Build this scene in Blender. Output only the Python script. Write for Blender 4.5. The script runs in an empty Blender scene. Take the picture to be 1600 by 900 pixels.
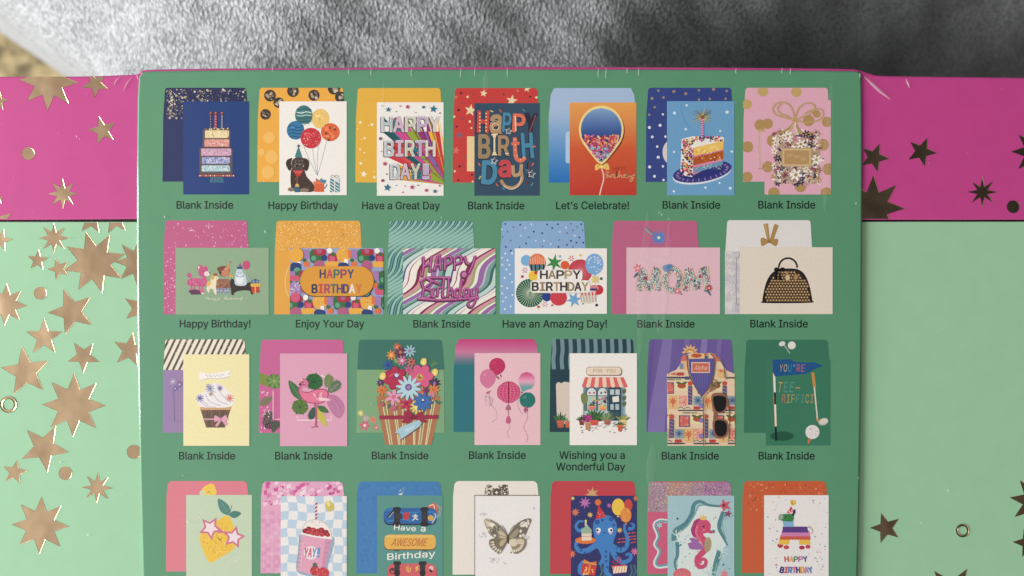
import bpy, math, random
from mathutils import Vector
random.seed(7)
R = math.radians
scene = bpy.context.scene
col = scene.collection

# ------------------------------------------------------------------ camera, world, lamps, exposure
S = 0.0002            # metres per unit of the layout grid (the label panel is about 1130 units wide)
CAM_H = 0.28          # camera height above the label panel
cam_data = bpy.data.cameras.new('camera')
cam = bpy.data.objects.new('camera', cam_data)
col.objects.link(cam)
cam.location = (0, 0, CAM_H)
cam_data.sensor_width = 36.0
cam_data.lens = 36.0 * CAM_H / (1600 * S)
cam_data.clip_start = 0.01
cam_data.clip_end = 50
cam_data.dof.use_dof = True
cam_data.dof.focus_distance = CAM_H - 0.0005
cam_data.dof.aperture_fstop = 9
scene.camera = cam

world = bpy.data.worlds.new('World')
scene.world = world
world.use_nodes = True
wn = world.node_tree
bg = wn.nodes['Background']
tc = wn.nodes.new('ShaderNodeTexCoord')
sep = wn.nodes.new('ShaderNodeSeparateXYZ')
mad = wn.nodes.new('ShaderNodeMath'); mad.operation = 'MULTIPLY_ADD'
mr = wn.nodes.new('ShaderNodeMapRange')
mr.inputs['From Min'].default_value = -0.8
mr.inputs['From Max'].default_value = 0.8
ramp = wn.nodes.new('ShaderNodeValToRGB')
wn.links.new(tc.outputs['Generated'], sep.inputs[0])
# room brightness falls off from the window side (-x, a little -y) to the dark side
wn.links.new(sep.outputs['Y'], mad.inputs[0])
mad.inputs[1].default_value = 0.5
wn.links.new(sep.outputs['X'], mad.inputs[2])
wn.links.new(mad.outputs[0], mr.inputs['Value'])
wn.links.new(mr.outputs[0], ramp.inputs[0])
cr = ramp.color_ramp
cr.elements[0].position = 0.0; cr.elements[0].color = (1.1, 1.04, 0.99, 1)
cr.elements[1].position = 1.0; cr.elements[1].color = (0.020, 0.028, 0.030, 1)
for p, c in ((0.30, (0.62, 0.56, 0.52)), (0.50, (0.34, 0.32, 0.31)), (0.68, (0.13, 0.105, 0.10)), (0.80, (0.035, 0.040, 0.042))):
    e = cr.elements.new(p); e.color = (*c, 1)
wn.links.new(ramp.outputs[0], bg.inputs['Color'])
bg.inputs['Strength'].default_value = 1.0

def area_lamp(name, loc, target, sx, sy, power, color):
    d = bpy.data.lights.new(name, 'AREA')
    d.shape = 'RECTANGLE'; d.size = sx; d.size_y = sy
    d.energy = power; d.color = color
    o = bpy.data.objects.new(name, d); col.objects.link(o)
    o.location = loc
    o.rotation_euler = (Vector(target) - Vector(loc)).to_track_quat('-Z', 'Y').to_euler()
    return o
area_lamp('window_light', (-1.25, -0.02, 0.40), (0, 0.02, 0), 0.40, 0.80, 32.5, (1.0, 0.985, 0.96))

scene.view_settings.view_transform = 'Standard'
scene.view_settings.look = 'None'
scene.view_settings.exposure = 0.0
scene.view_settings.gamma = 1.0
scene.view_settings.use_curve_mapping = False
scene.render.engine = 'CYCLES'
scene.cycles.max_bounces = 6
scene.cycles.use_denoising = True
scene.render.filter_size = 1.7

# ------------------------------------------------------------------ helpers
def lin(c):
    out = []
    for v in c:
        v = max(0.0, v) / 255.0
        out.append(v / 12.92 if v <= 0.04045 else ((v + 0.055) / 1.055) ** 2.4)
    return tuple(out)

def ink(c):
    """printing ink on this board: a little greyer than the design's colour, and never fully black"""
    r, g, b_ = lin(c); y = .3 * r + .6 * g + .1 * b_
    return tuple(.97 * v + .03 * y + .001 for v in (r, g, b_))

def P(px, py, z=0.0):
    k = S * (CAM_H - z) / CAM_H
    return ((px - 800.0) * k, (450.0 - py) * k, z)

def node_mat(name):
    m = bpy.data.materials.new(name); m.use_nodes = True
    nt = m.node_tree
    return m, nt, nt.nodes['Principled BSDF']

def film_finish(nt, b, coat=0.6, wave=0.35, dist=0.0006):
    """shrink film over printed board: a thin gloss coat whose normal wanders a little"""
    b.inputs['Coat Weight'].default_value = coat
    b.inputs['Specular IOR Level'].default_value = 0.12
    b.inputs['Coat Roughness'].default_value = 0.12
    b.inputs['Coat IOR'].default_value = 1.6
    t = nt.nodes.new('ShaderNodeTexCoord')
    mp = nt.nodes.new('ShaderNodeMapping'); mp.inputs['Scale'].default_value = (26, 7, 10)
    mp.inputs['Rotation'].default_value = (0, 0, 0.08)
    n = nt.nodes.new('ShaderNodeTexNoise'); n.inputs['Scale'].default_value = 1.0; n.inputs['Detail'].default_value = 2.5
    bp = nt.nodes.new('ShaderNodeBump'); bp.inputs['Strength'].default_value = wave; bp.inputs['Distance'].default_value = dist * 10
    nt.links.new(geo_pos(nt), mp.inputs['Vector'])
    nt.links.new(mp.outputs[0], n.inputs['Vector'])
    nt.links.new(n.outputs['Fac'], bp.inputs['Height'])
    nt.links.new(bp.outputs[0], b.inputs['Coat Normal'])

def geo_pos(nt):
    g = nt.nodes.new('ShaderNodeNewGeometry')
    return g.outputs['Position']

def mottled(nt, b, base_socket_or_color, amt=0.05, scale=900):
    n = nt.nodes.new('ShaderNodeTexNoise'); n.inputs['Scale'].default_value = scale; n.inputs['Detail'].default_value = 3
    nt.links.new(geo_pos(nt), n.inputs['Vector'])
    m = nt.nodes.new('ShaderNodeMapRange')
    m.inputs['From Min'].default_value = 0.3; m.inputs['From Max'].default_value = 0.7
    m.inputs['To Min'].default_value = 1 - amt; m.inputs['To Max'].default_value = 1 + amt
    nt.links.new(n.outputs['Fac'], m.inputs['Value'])
    v = nt.nodes.new('ShaderNodeVectorMath'); v.operation = 'SCALE'
    if isinstance(base_socket_or_color, tuple):
        v.inputs[0].default_value = base_socket_or_color
    else:
        nt.links.new(base_socket_or_color, v.inputs[0])
    nt.links.new(m.outputs[0], v.inputs['Scale'])
    nt.links.new(v.outputs[0], b.inputs['Base Color'])

def board(name, rgb, coat=0.85):
    m, nt, b = node_mat(name)
    mottled(nt, b, lin(rgb), 0.02, 160)
    b.inputs['Roughness'].default_value = 0.5
    film_finish(nt, b, coat)
    return m

MAT = {}
MAT['green'] = board('green_board', (91, 149, 115))
MAT['mint'] = board('mint_board', (157, 204, 167), 0.6)
MAT['magenta'] = board('magenta_board', (196, 72, 142), 0.8)
m, nt, b = node_mat('printed_ink'); MAT['print'] = m
at = nt.nodes.new('ShaderNodeAttribute'); at.attribute_name = 'ink'
mottled(nt, b, at.outputs['Color'], 0.025, 1100)
b.inputs['Roughness'].default_value = 0.5
film_finish(nt, b, 0.85)
m, nt, b = node_mat('gold_foil'); MAT['foil'] = m
mottled(nt, b, (0.54, 0.40, 0.255), 0.06, 300)
b.inputs['Metallic'].default_value = 1.0
b.inputs['Roughness'].default_value = 0.25
_n = nt.nodes.new('ShaderNodeTexNoise'); _n.inputs['Scale'].default_value = 60; _n.inputs['Detail'].default_value = 2
nt.links.new(geo_pos(nt), _n.inputs['Vector'])
_b = nt.nodes.new('ShaderNodeBump'); _b.inputs['Strength'].default_value = .5; _b.inputs['Distance'].default_value = .0016
nt.links.new(_n.outputs['Fac'], _b.inputs['Height']); nt.links.new(_b.outputs[0], b.inputs['Normal'])
m, nt, b = node_mat('clear_film'); MAT['film'] = m
b.inputs['Base Color'].default_value = (0.9, 0.95, 0.9, 1)
b.inputs['Roughness'].default_value = 0.25
b.inputs['Alpha'].default_value = 0.22

m, nt, b = node_mat('painted_glare'); MAT['glare_film'] = m  # whitish see-through colour that paints soft glare on the wrap
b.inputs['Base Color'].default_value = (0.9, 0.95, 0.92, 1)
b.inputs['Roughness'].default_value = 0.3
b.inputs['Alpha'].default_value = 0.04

def new_obj(name, verts, faces, mat, parent=None, cols=None, smooth=False):
    """one mesh object whose origin sits at the middle of its geometry"""
    n = len(verts)
    cx = (min(v[0] for v in verts) + max(v[0] for v in verts)) / 2
    cy = (min(v[1] for v in verts) + max(v[1] for v in verts)) / 2
    cz = min(v[2] for v in verts)
    me = bpy.data.meshes.new(name)
    me.from_pydata([(v[0] - cx, v[1] - cy, v[2] - cz) for v in verts], [], faces)
    if cols is not None:
        a = me.attributes.new('ink', 'FLOAT_COLOR', 'POINT')
        flat = []
        for c in cols: flat.extend((c[0], c[1], c[2], 1.0))
        a.data.foreach_set('color', flat)
    me.materials.append(mat)
    if smooth:
        me.polygons.foreach_set('use_smooth', [True] * len(me.polygons))
    me.update()
    o = bpy.data.objects.new(name, me); col.objects.link(o)
    o.location = (cx, cy, cz)
    if parent is not None:
        o.parent = parent
        w = Vector((0, 0, 0)); q = parent
        while q is not None:
            w += q.location; q = q.parent
        o.location = Vector((cx, cy, cz)) - w
    return o

def empty(name, loc=(0, 0, 0), parent=None):
    o = bpy.data.objects.new(name, None); col.objects.link(o); o.location = loc; o.parent = parent
    o.empty_display_size = 0.02
    return o

# ------------------------------------------------------------------ flat-print drawing kit
DZ = 3e-7
class Pen:
    vx = 0; vy = 0; vs = 1
    clip = None
    parent = None
    name = None
    z = 0.0
    bulk = None
    verts = []; faces = []; cols = []
pen = Pen()

def V(x, y, s): pen.vx, pen.vy, pen.vs = x, y, s
def tp(x, y): return (pen.vx + x / pen.vs, pen.vy + y / pen.vs)
def clip(*r): pen.clip = (*tp(r[0], r[1]), *tp(r[2], r[3])) if r else None

def flush(label=None):
    o = None
    if pen.name and pen.verts:
        o = new_obj(pen.name, pen.verts, pen.faces, MAT['print'], pen.parent, pen.cols)
        if label: o['label'] = label
    pen.verts, pen.faces, pen.cols = [], [], []
    pen.name = None
    return o

def M(name):
    flush(); pen.name = name

def _clip(poly):
    """cut a polygon to the convex clip outline (a box of four numbers, or a list of points)"""
    c = pen.clip
    if isinstance(c, tuple): c = [(c[0], c[1]), (c[2], c[1]), (c[2], c[3]), (c[0], c[3])]
    sg = 1 if sum(c[i - 1][0] * c[i][1] - c[i][0] * c[i - 1][1] for i in range(len(c))) > 0 else -1
    for i in range(len(c)):
        a, b_ = c[i - 1], c[i]
        side = lambda p: sg * ((b_[0] - a[0]) * (p[1] - a[1]) - (b_[1] - a[1]) * (p[0] - a[0]))
        out = []
        for k in range(len(poly)):
            p, q = poly[k - 1], poly[k]; sp, sq = side(p), side(q)
            if (sp >= 0) != (sq >= 0):
                t = sp / (sp - sq); out.append(tuple(u + (v - u) * t for u, v in zip(p, q)))
            if sq >= 0: out.append(q)
        poly = out
        if not poly: break
    return poly

def step():
    pen.bulk = (pen.bulk + 1) % 32; pen.z = pen.base + (pen.bulk + 1) * DZ
def bulk(on=True):
    """many small scattered shapes share a stack of 32 thin layers"""
    if on: pen.base = pen.z; pen.bulk = 0
    else: pen.z = pen.base + 34 * DZ; pen.bulk = None

def _emit(pts, c, bump=True):
    """pts in view units; c one colour (0-255) or one per point"""
    per = isinstance(c[0], (tuple, list))
    q = [(*tp(p[0], p[1]), *(ink(c[i]) if per else ink(c))) for i, p in enumerate(pts)]
    if pen.clip: q = _clip(q)
    if len(q) < 3: return
    area = sum(q[i - 1][0] * q[i][1] - q[i][0] * q[i - 1][1] for i in range(len(q)))
    if abs(area) < 1e-6: return
    if area > 0: q.reverse()
    if bump:
        if pen.bulk is None: pen.z += DZ
        else: step()
    k = len(pen.verts)
    for p in q:
        pen.verts.append(P(p[0], p[1], pen.z)); pen.cols.append(p[2:5])
    pen.faces.append(list(range(k, k + len(q))))

def poly(pts, c): _emit(pts, c)
def rect(x0, y0, x1, y1, c): _emit([(x0, y0), (x1, y0), (x1, y1), (x0, y1)], c)
def ell(x, y, rx, ry, c, rot=0, n=28, a0=0, a1=360):
    ca, sa = math.cos(R(rot)), math.sin(R(rot))
    full = a1 - a0 >= 360
    pts = []
    for i in range(n if full else n + 1):
        t = R(a0 + (a1 - a0) * i / n)
        u, v = rx * math.cos(t), ry * math.sin(t)
        pts.append((x + u * ca - v * sa, y + u * sa + v * ca))
    _emit(pts, c)
def circ(x, y, r, c, n=24): ell(x, y, r, r, c, 0, n)
def dot(x, y, r, c): ell(x, y, r, r, c, 0, 9)
def rrect(x0, y0, x1, y1, r, c):
    pts = []
    for cx, cy, a in ((x1 - r, y0 + r, -90), (x1 - r, y1 - r, 0), (x0 + r, y1 - r, 90), (x0 + r, y0 + r, 180)):
        for i in range(7):
            t = R(a + 15 * i); pts.append((cx + r * math.cos(t), cy + r * math.sin(t)))
    _emit(pts, c)
def star_pts(x, y, r, n=5, k=0.42, rot=0):
    return [(x + (r if i % 2 == 0 else r * k) * math.sin(R(rot) + math.pi * i / n), y - (r if i % 2 == 0 else r * k) * math.cos(R(rot) + math.pi * i / n)) for i in range(2 * n)]
def star(x, y, r, c, n=5, k=0.42, rot=0): _emit(star_pts(x, y, r, n, k, rot), c)
def smooth(pts, m=7):
    if len(pts) < 3: return pts
    out = []
    q = [pts[0]] + list(pts) + [pts[-1]]
    for i in range(1, len(q) - 2):
        a, b_, c, d = q[i - 1], q[i], q[i + 1], q[i + 2]
        for j in range(m):
            t = j / m
            out.append(tuple(0.5 * (2 * b_[k] + (c[k] - a[k]) * t + (2 * a[k] - 5 * b_[k] + 4 * c[k] - d[k]) * t * t + (3 * b_[k] - a[k] - 3 * c[k] + d[k]) * t ** 3) for k in (0, 1)))
    out.append(pts[-1])
    return out
def blob(pts, c, m=6):
    """closed smooth outline"""
    n = len(pts); out = []
    for i in range(n):
        a, b_, e, d = pts[i - 1], pts[i], pts[(i + 1) % n], pts[(i + 2) % n]
        for j in range(m):
            t = j / m
            out.append(tuple(0.5 * (2 * b_[k] + (e[k] - a[k]) * t + (2 * a[k] - 5 * b_[k] + 4 * e[k] - d[k]) * t * t + (3 * b_[k] - a[k] - 3 * e[k] + d[k]) * t ** 3) for k in (0, 1)))
    _emit(out, c)
def stroke(pts, w, c, sm=True, w1=None):
    p = smooth(pts) if sm else list(pts)
    n = len(p)
    if w1 is None: w1 = w
    L, Rr = [], []
    for i in range(n):
        a = p[max(i - 1, 0)]; d = p[min(i + 1, n - 1)]
        dx, dy = d[0] - a[0], d[1] - a[1]
        l = math.hypot(dx, dy) or 1
        h = (w + (w1 - w) * i / max(n - 1, 1)) / 2
        L.append((p[i][0] - dy / l * h, p[i][1] + dx / l * h)); Rr.append((p[i][0] + dy / l * h, p[i][1] - dx / l * h))
    if pen.bulk is None: pen.z += DZ
    else: step()
    for i in range(n - 1):
        _emit([L[i], L[i + 1], Rr[i + 1], Rr[i]], c, False)
def line(x0, y0, x1, y1, w, c): stroke([(x0, y0), (x1, y1)], w, c, False)
def loop(pts, w, c):
    stroke(list(pts) + [pts[0], pts[1]], w, c, False)
def ring(x, y, rx, ry, w, c, a0=0, a1=360, n=28):
    stroke([(x + rx * math.cos(R(a0 + (a1 - a0) * i / n)), y + ry * math.sin(R(a0 + (a1 - a0) * i / n))) for i in range(n + 1)], w, c, False)
def vgrad(x0, y0, x1, y1, stops):
    pen.z += DZ
    for (t0, c0), (t1, c1) in zip(stops, stops[1:]):
        ya, yb = y0 + (y1 - y0) * t0, y0 + (y1 - y0) * t1
        _emit([(x0, ya), (x1, ya), (x1, yb), (x0, yb)], [c0, c0, c1, c1], False)
def leaf(x, y, ang, Ln, W, c, mid=None):
    ca, sa = math.cos(R(ang)), math.sin(R(ang))
    f = lambda u, v: (x + u * ca - v * sa, y + u * sa + v * ca)
    blob([f(0, 0), f(Ln * .3, W * .45), f(Ln * .65, W * .4), f(Ln, 0), f(Ln * .65, -W * .4), f(Ln * .3, -W * .45)], c, 4)
    if mid: stroke([f(Ln * .05, 0), f(Ln * .9, 0)], max(1.5, W * .08), mid, False)
def flower(x, y, r, n, c, cc=None, rot=0, pw=None, rc=.28):
    pw = pw or r * 2.2 / n
    for i in range(n):
        a = rot + 360 * i / n
        ell(x + r * .55 * math.cos(R(a)), y + r * .55 * math.sin(R(a)), r * .48, pw * .55, c, a, 12)
    if cc: circ(x, y, r * rc, cc, 12)
def sprinkle(x0, y0, x1, y1, n, cols, r0, r1, shape='dot'):
    own = pen.bulk is None
    if own: bulk()
    for _ in range(n):
        x, y = random.uniform(x0, x1), random.uniform(y0, y1)
        c = random.choice(cols); r = random.uniform(r0, r1)
        if shape == 'dot': ell(x, y, r, r, c, 0, 7)
        elif shape == 'dash':
            a = random.uniform(0, math.pi); dx, dy = math.cos(a) * r, math.sin(a) * r
            stroke([(x - dx, y - dy), (x + dx, y + dy)], r * .55, c, False)
        elif shape == 'star': star(x, y, r, c, 5, .42, random.uniform(0, 72))
        elif shape == 'curl':
            a = random.uniform(0, 6.3); dx, dy = math.cos(a) * r, math.sin(a) * r
            stroke([(x - dx, y - dy), (x - dy * .5, y + dx * .5), (x + dy * .3, y - dx * .3), (x + dx, y + dy)], r * .35, c)
        elif shape == 'square':
            a = random.uniform(0, 1.5); pts = [(x + r * math.cos(a + k * 1.5708), y + r * math.sin(a + k * 1.5708)) for k in range(4)]
            _emit(pts, c)
    if own: bulk(False)

# text
FONT = None
try:
    import os
    _f = os.path.join(bpy.utils.system_resource('DATAFILES'), 'fonts', 'Inter.woff2')
    if os.path.exists(_f): FONT = bpy.data.fonts.load(_f)
except Exception:
    FONT = None
_tc = {}
def _bez(a, b_, c, d, t):
    u = 1 - t
    return tuple(u * u * u * a[k] + 3 * u * u * t * b_[k] + 3 * u * t * t * c[k] + t * t * t * d[k] for k in (0, 1))
def text_mesh(s):
    """lettering as plain flat faces"""
    if s in _tc: return _tc[s]
    cu = bpy.data.curves.new('t', 'FONT'); cu.body = s
    if FONT: cu.font = FONT
    cu.size = 10.0
    ob = bpy.data.objects.new('t', cu); col.objects.link(ob)
    dg = bpy.context.evaluated_depsgraph_get()
    oc = ob.evaluated_get(dg).to_curve(dg)
    loops = []
    for sp in oc.splines:
        bp_ = sp.bezier_points; n = len(bp_); pts = []
        for i in range(n):
            a, d = bp_[i], bp_[(i + 1) % n]
            p0, p1, p2, p3 = a.co, a.handle_right, d.handle_left, d.co
            straight = all(abs((p3.x - p0.x) * (q.y - p0.y) - (p3.y - p0.y) * (q.x - p0.x)) < 2e-3 for q in (p1, p2))
            for t in ([0] if straight else (0, .25, .5, .75)): pts.append(_bez(p0, p1, p2, p3, t))
        out = []
        for p in pts:
            if not out or math.hypot(p[0] - out[-1][0], p[1] - out[-1][1]) > 1e-3: out.append(p)
        if len(out) > 2 and math.hypot(out[0][0] - out[-1][0], out[0][1] - out[-1][1]) < 1e-3: out.pop()
        if len(out) > 2: loops.append(out)
    ob.evaluated_get(dg).to_curve_clear(); bpy.data.objects.remove(ob); bpy.data.curves.remove(cu)
    if not loops: _tc[s] = ([], []); return _tc[s]
    # contours that share a stretch of the line belong to one letter; each letter is filled in thin level strips by winding number
    groups = []
    for p in sorted(loops, key=lambda q: min(v[0] for v in q)):
        a, b_ = min(v[0] for v in p), max(v[0] for v in p)
        if groups and a < groups[-1][1] - 1e-3: groups[-1][1] = max(groups[-1][1], b_); groups[-1][2].append(p)
        else: groups.append([a, b_, [p]])
    vs, fs = [], []
    for _, _, ps in groups:
        ed = [(p[i - 1], p[i]) for p in ps for i in range(len(p)) if abs(p[i][1] - p[i - 1][1]) > 1e-6]
        ys = {round(v[1], 3) for p in ps for v in p}
        for i in range(len(ed)):
            (x1, y1), (x2, y2) = ed[i]
            for k in range(i):
                (x3, y3), (x4, y4) = ed[k]
                dn = (x1 - x2) * (y3 - y4) - (y1 - y2) * (x3 - x4)
                if abs(dn) < 1e-9: continue
                t = ((x1 - x3) * (y3 - y4) - (y1 - y3) * (x3 - x4)) / dn; u = ((x1 - x3) * (y1 - y2) - (y1 - y3) * (x1 - x2)) / dn
                if 1e-3 < t < 1 - 1e-3 and 1e-3 < u < 1 - 1e-3: ys.add(round(y1 + t * (y2 - y1), 3))
        lv = sorted(ys)
        for ya, yb in zip(lv, lv[1:]):
            if yb - ya < 1.5e-3: continue
            ym = (ya + yb) / 2; xs = []
            for (x1, y1), (x2, y2) in ed:
                if min(y1, y2) < ym < max(y1, y2):
                    f = lambda y: x1 + (x2 - x1) * (y - y1) / (y2 - y1)
                    xs.append((f(ym), f(ya), f(yb), 1 if y2 > y1 else -1))
            xs.sort(); w = 0; st = None
            for xm, x0, x9, d in xs:
                if w == 0: st = (x0, x9)
                w += d
                if w == 0 and st:
                    k = len(vs); vs += [(st[0], ya), (x0, ya), (x9, yb), (st[1], yb)]; fs.append([k, k + 1, k + 2, k + 3])
    _tc[s] = (vs, fs)
    return _tc[s]
_H = text_mesh('H')[0]
CAP = max(v[1] for v in _H)
def text(s, x0, x1, yb, cap, c, bold=0.0, shear=0.0, rot=0.0):
    """lettering fitted between x0 and x1 on the baseline yb (view units); bold = extra weight as a share of the cap height"""
    vs, fs = text_mesh(s)
    if not vs: return
    a0 = min(v[0] for v in vs); a1 = max(v[0] for v in vs)
    sx = (x1 - x0) / max(a1 - a0, 1e-4); sy = cap / CAP
    cl = ink(c)
    cr_, sr = math.cos(R(rot)), math.sin(R(rot))
    mx, my = (x0 + x1) / 2, yb - cap / 2
    offs = [(0, 0)]
    if bold > 0: offs += [(bold * cap * math.cos(R(a)), bold * cap * math.sin(R(a))) for a in (range(0, 360, 60) if bold > .015 else (0, 180))]
    for ox, oy in offs:
        pen.z += DZ
        for f in fs:
            ar = sum(vs[f[i - 1]][0] * vs[f[i]][1] - vs[f[i]][0] * vs[f[i - 1]][1] for i in range(len(f)))
            if abs(ar) < 1e-7: continue
            k = len(pen.verts)
            for i in (f if ar > 0 else f[::-1]):
                v = vs[i]
                X = x0 + (v[0] - a0) * sx + shear * v[1] * sy; Y = yb - v[1] * sy
                dx, dy = X - mx + ox, Y - my + oy
                q = tp(mx + dx * cr_ - dy * sr, my + dx * sr + dy * cr_)
                pen.verts.append(P(q[0], q[1], pen.z)); pen.cols.append(cl)
            pen.faces.append(list(range(k, k + len(f))))
def letters(s, x0, x1, yb, cap, cols, bold=0.03, gap=0.14, rot=None, shear=0.0):
    """letter by letter in equal cells, colours cycling"""
    n = len(s); w = (x1 - x0) / n
    for i, ch in enumerate(s):
        if ch == ' ': continue
        g = gap
        if ch in "I!'": g = .34
        text(ch, x0 + w * (i + g / 2), x0 + w * (i + 1 - g / 2), yb, cap, cols[i % len(cols)], bold, shear, rot[i % len(rot)] if rot else 0)

# ------------------------------------------------------------------ background: grey woven cushion, pale floor beyond it
def smoothstep(a, b_, x):
    t = min(1, max(0, (x - a) / (b_ - a))); return t * t * (3 - 2 * t)

m, nt, b = node_mat('beige_ground'); MAT['floor'] = m
n1 = nt.nodes.new('ShaderNodeTexNoise'); n1.inputs['Scale'].default_value = 44; n1.inputs['Detail'].default_value = 4
nt.links.new(geo_pos(nt), n1.inputs['Vector'])
r1 = nt.nodes.new('ShaderNodeValToRGB')
r1.color_ramp.elements[0].position = .40; r1.color_ramp.elements[0].color = (*lin((88, 78, 52)), 1)
r1.color_ramp.elements[1].position = .58; r1.color_ramp.elements[1].color = (*lin((168, 152, 112)), 1)
nt.links.new(n1.outputs['Fac'], r1.inputs[0]); nt.links.new(r1.outputs[0], b.inputs['Base Color'])
b.inputs['Roughness'].default_value = .8
fo = new_obj('ground', [(-3, -3, -.42), (3, -3, -.42), (3, 3, -.42), (-3, 3, -.42)], [[0, 1, 2, 3]], MAT['floor'])
fo['kind'] = 'structure'

m, nt, b = node_mat('grey_weave'); MAT['weave'] = m
mp = nt.nodes.new('ShaderNodeMapping'); mp.inputs['Rotation'].default_value = (0, 0, R(24)); mp.inputs['Scale'].default_value = (1.0, .6, 1.0)
nt.links.new(geo_pos(nt), mp.inputs['Vector'])
n1 = nt.nodes.new('ShaderNodeTexNoise'); n1.inputs['Scale'].default_value = 1250; n1.inputs['Detail'].default_value = 3; n1.inputs['Distortion'].default_value = .6
n2 = nt.nodes.new('ShaderNodeTexVoronoi'); n2.inputs['Scale'].default_value = 820
n3 = nt.nodes.new('ShaderNodeTexNoise'); n3.inputs['Scale'].default_value = 120; n3.inputs['Detail'].default_value = 2
for n in (n1, n2): nt.links.new(mp.outputs[0], n.inputs['Vector'])
nt.links.new(geo_pos(nt), n3.inputs['Vector'])
mx = nt.nodes.new('ShaderNodeMath'); mx.operation = 'MULTIPLY_ADD'; mx.inputs[1].default_value = -.55
nt.links.new(n2.outputs['Distance'], mx.inputs[0]); nt.links.new(n1.outputs['Fac'], mx.inputs[2])
mx2 = nt.nodes.new('ShaderNodeMath'); mx2.operation = 'MULTIPLY_ADD'; mx2.inputs[1].default_value = .35
nt.links.new(n3.outputs['Fac'], mx2.inputs[0]); nt.links.new(mx.outputs[0], mx2.inputs[2])
rr = nt.nodes.new('ShaderNodeValToRGB')
rr.color_ramp.elements[0].position = .22; rr.color_ramp.elements[0].color = (.225, .24, .26, 1)
rr.color_ramp.elements[1].position = .62; rr.color_ramp.elements[1].color = (.53, .555, .585, 1)
nt.links.new(mx2.outputs[0], rr.inputs[0]); nt.links.new(rr.outputs[0], b.inputs['Base Color'])
b.inputs['Roughness'].default_value = .95
b.inputs['Sheen Weight'].default_value = .25; b.inputs['Sheen Roughness'].default_value = .5
bp = nt.nodes.new('ShaderNodeBump'); bp.inputs['Strength'].default_value = .7; bp.inputs['Distance'].default_value = .0022
nt.links.new(mx.outputs[0], bp.inputs['Height']); nt.links.new(bp.outputs[0], b.inputs['Normal'])

BOX_H = .050
SLOPES = ((-900, .4), (-400, .62), (0, .65), (150, .58), (300, .2), (420, 0), (600, -.08), (800, -.12), (1000, -.12), (1200, -.19), (1400, -.5), (1500, -.6), (1700, -.5), (1900, -.35), (2200, -.15), (2700, 0))
def slope(x):
    for (a, p), (b_, q) in zip(SLOPES, SLOPES[1:]):
        if x <= b_: return p + (q - p) * (x - a) / (b_ - a)
    return SLOPES[-1][1]
PROFILE = {}
_z = 0.0
for _x in range(420, 2700, 10): PROFILE[_x] = _z; _z += slope(_x + 5) * 10 * S
_z = 0.0
for _x in range(420, -1000, -10): PROFILE[_x] = _z; _z -= slope(_x - 5) * 10 * S
def cushion_z(x, y):
    """x, y in layout units; behind the box the cushion rises to a crest at the left and falls away to the right of it"""
    z = -BOX_H - .0015
    back = smoothstep(125, 10, y)                    # beyond the box's far edge
    xi = int(math.floor(x / 10.0) * 10); f = x / 10.0 - math.floor(x / 10.0)
    prof = PROFILE[xi] * (1 - f) + PROFILE[xi + 10] * f
    z += back * (prof + .004)
    z += smoothstep(-20, -700, y) * .09
    z -= .05 * smoothstep(900, 1500, x) * smoothstep(-220, 20, y) * back
    # rounded cushion border at the far left: rolls down along a slanting line
    d = (x + 344) * .53 - (y + 122) * .85 - 45            # > 0 on the cushion side
    z -= .25 * (1 - smoothstep(-170, 22, d)) ** 1.3
    z += .0012 * math.sin(x * .021 + y * .013) + .0008 * math.sin(x * .047 - y * .06 + 1)
    return z
vs, fs = [], []
NX, NY = 170, 120
for j in range(NY + 1):
    for i in range(NX + 1):
        x = -750 + 3000 * i / NX; y = -900 + 2400 * j / NY
        z = cushion_z(x, y)
        vs.append(((x - 800) * S, (450 - y) * S, z))
for j in range(NY):
    for i in range(NX):
        a = j * (NX + 1) + i
        fs.append([a, a + NX + 1, a + NX + 2, a + 1])
cu = new_obj('fabric_cushion', vs, fs, MAT['weave'], smooth=True)
cu['label'] = 'soft grey woven fabric cushion lying behind and under the card box'
cu['category'] = 'cushion'

# ------------------------------------------------------------------ the box
box = empty('card_box', (0, 0, -BOX_H))
box['label'] = 'shrink wrapped mint and magenta greeting card box with gold stars and a green picture panel'
box['category'] = 'box'

def slab(name, outline, z0, z1, mat, bev=1.5, bz=.0003, parent=box):
    """outline in layout units at its own height, extruded z0..z1 with a rounded upper edge"""
    n = len(outline)
    nrm = []
    ar = sum(outline[i - 1][0] * outline[i][1] - outline[i][0] * outline[i - 1][1] for i in range(n))
    sg = 1 if ar > 0 else -1
    for i in range(n):
        a, c = outline[i - 1], outline[(i + 1) % n]
        dx, dy = c[0] - a[0], c[1] - a[1]; l = math.hypot(dx, dy) or 1
        nrm.append((-dy / l * sg, dx / l * sg))
    rings = [(0, z0), (0, z1 - bz)]
    for t in (30, 60, 90):
        rings.append((bev * (1 - math.cos(R(t))), z1 - bz + bz * math.sin(R(t))))
    verts, faces = [], []
    for ins, z in rings:
        for p, q in zip(outline, nrm): verts.append(P(p[0] + q[0] * ins, p[1] + q[1] * ins, z))
    # keep walls upright: lower ring shares the plan position of the upper one
    for i in range(n): verts[i] = (verts[n + i][0], verts[n + i][1], z0)
    for k in range(len(rings) - 1):
        for i in range(n):
            a, c = k * n + i, k * n + (i + 1) % n
            faces.append([a, c, c + n, a + n] if sg < 0 else [a, a + n, c + n, c])
    top = list(range((len(rings) - 1) * n, len(rings) * n))
    bot = list(range(n))
    faces.append(top if sg < 0 else top[::-1]); faces.append(bot[::-1] if sg < 0 else bot)
    return new_obj(name, verts, faces, mat, parent)

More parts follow.
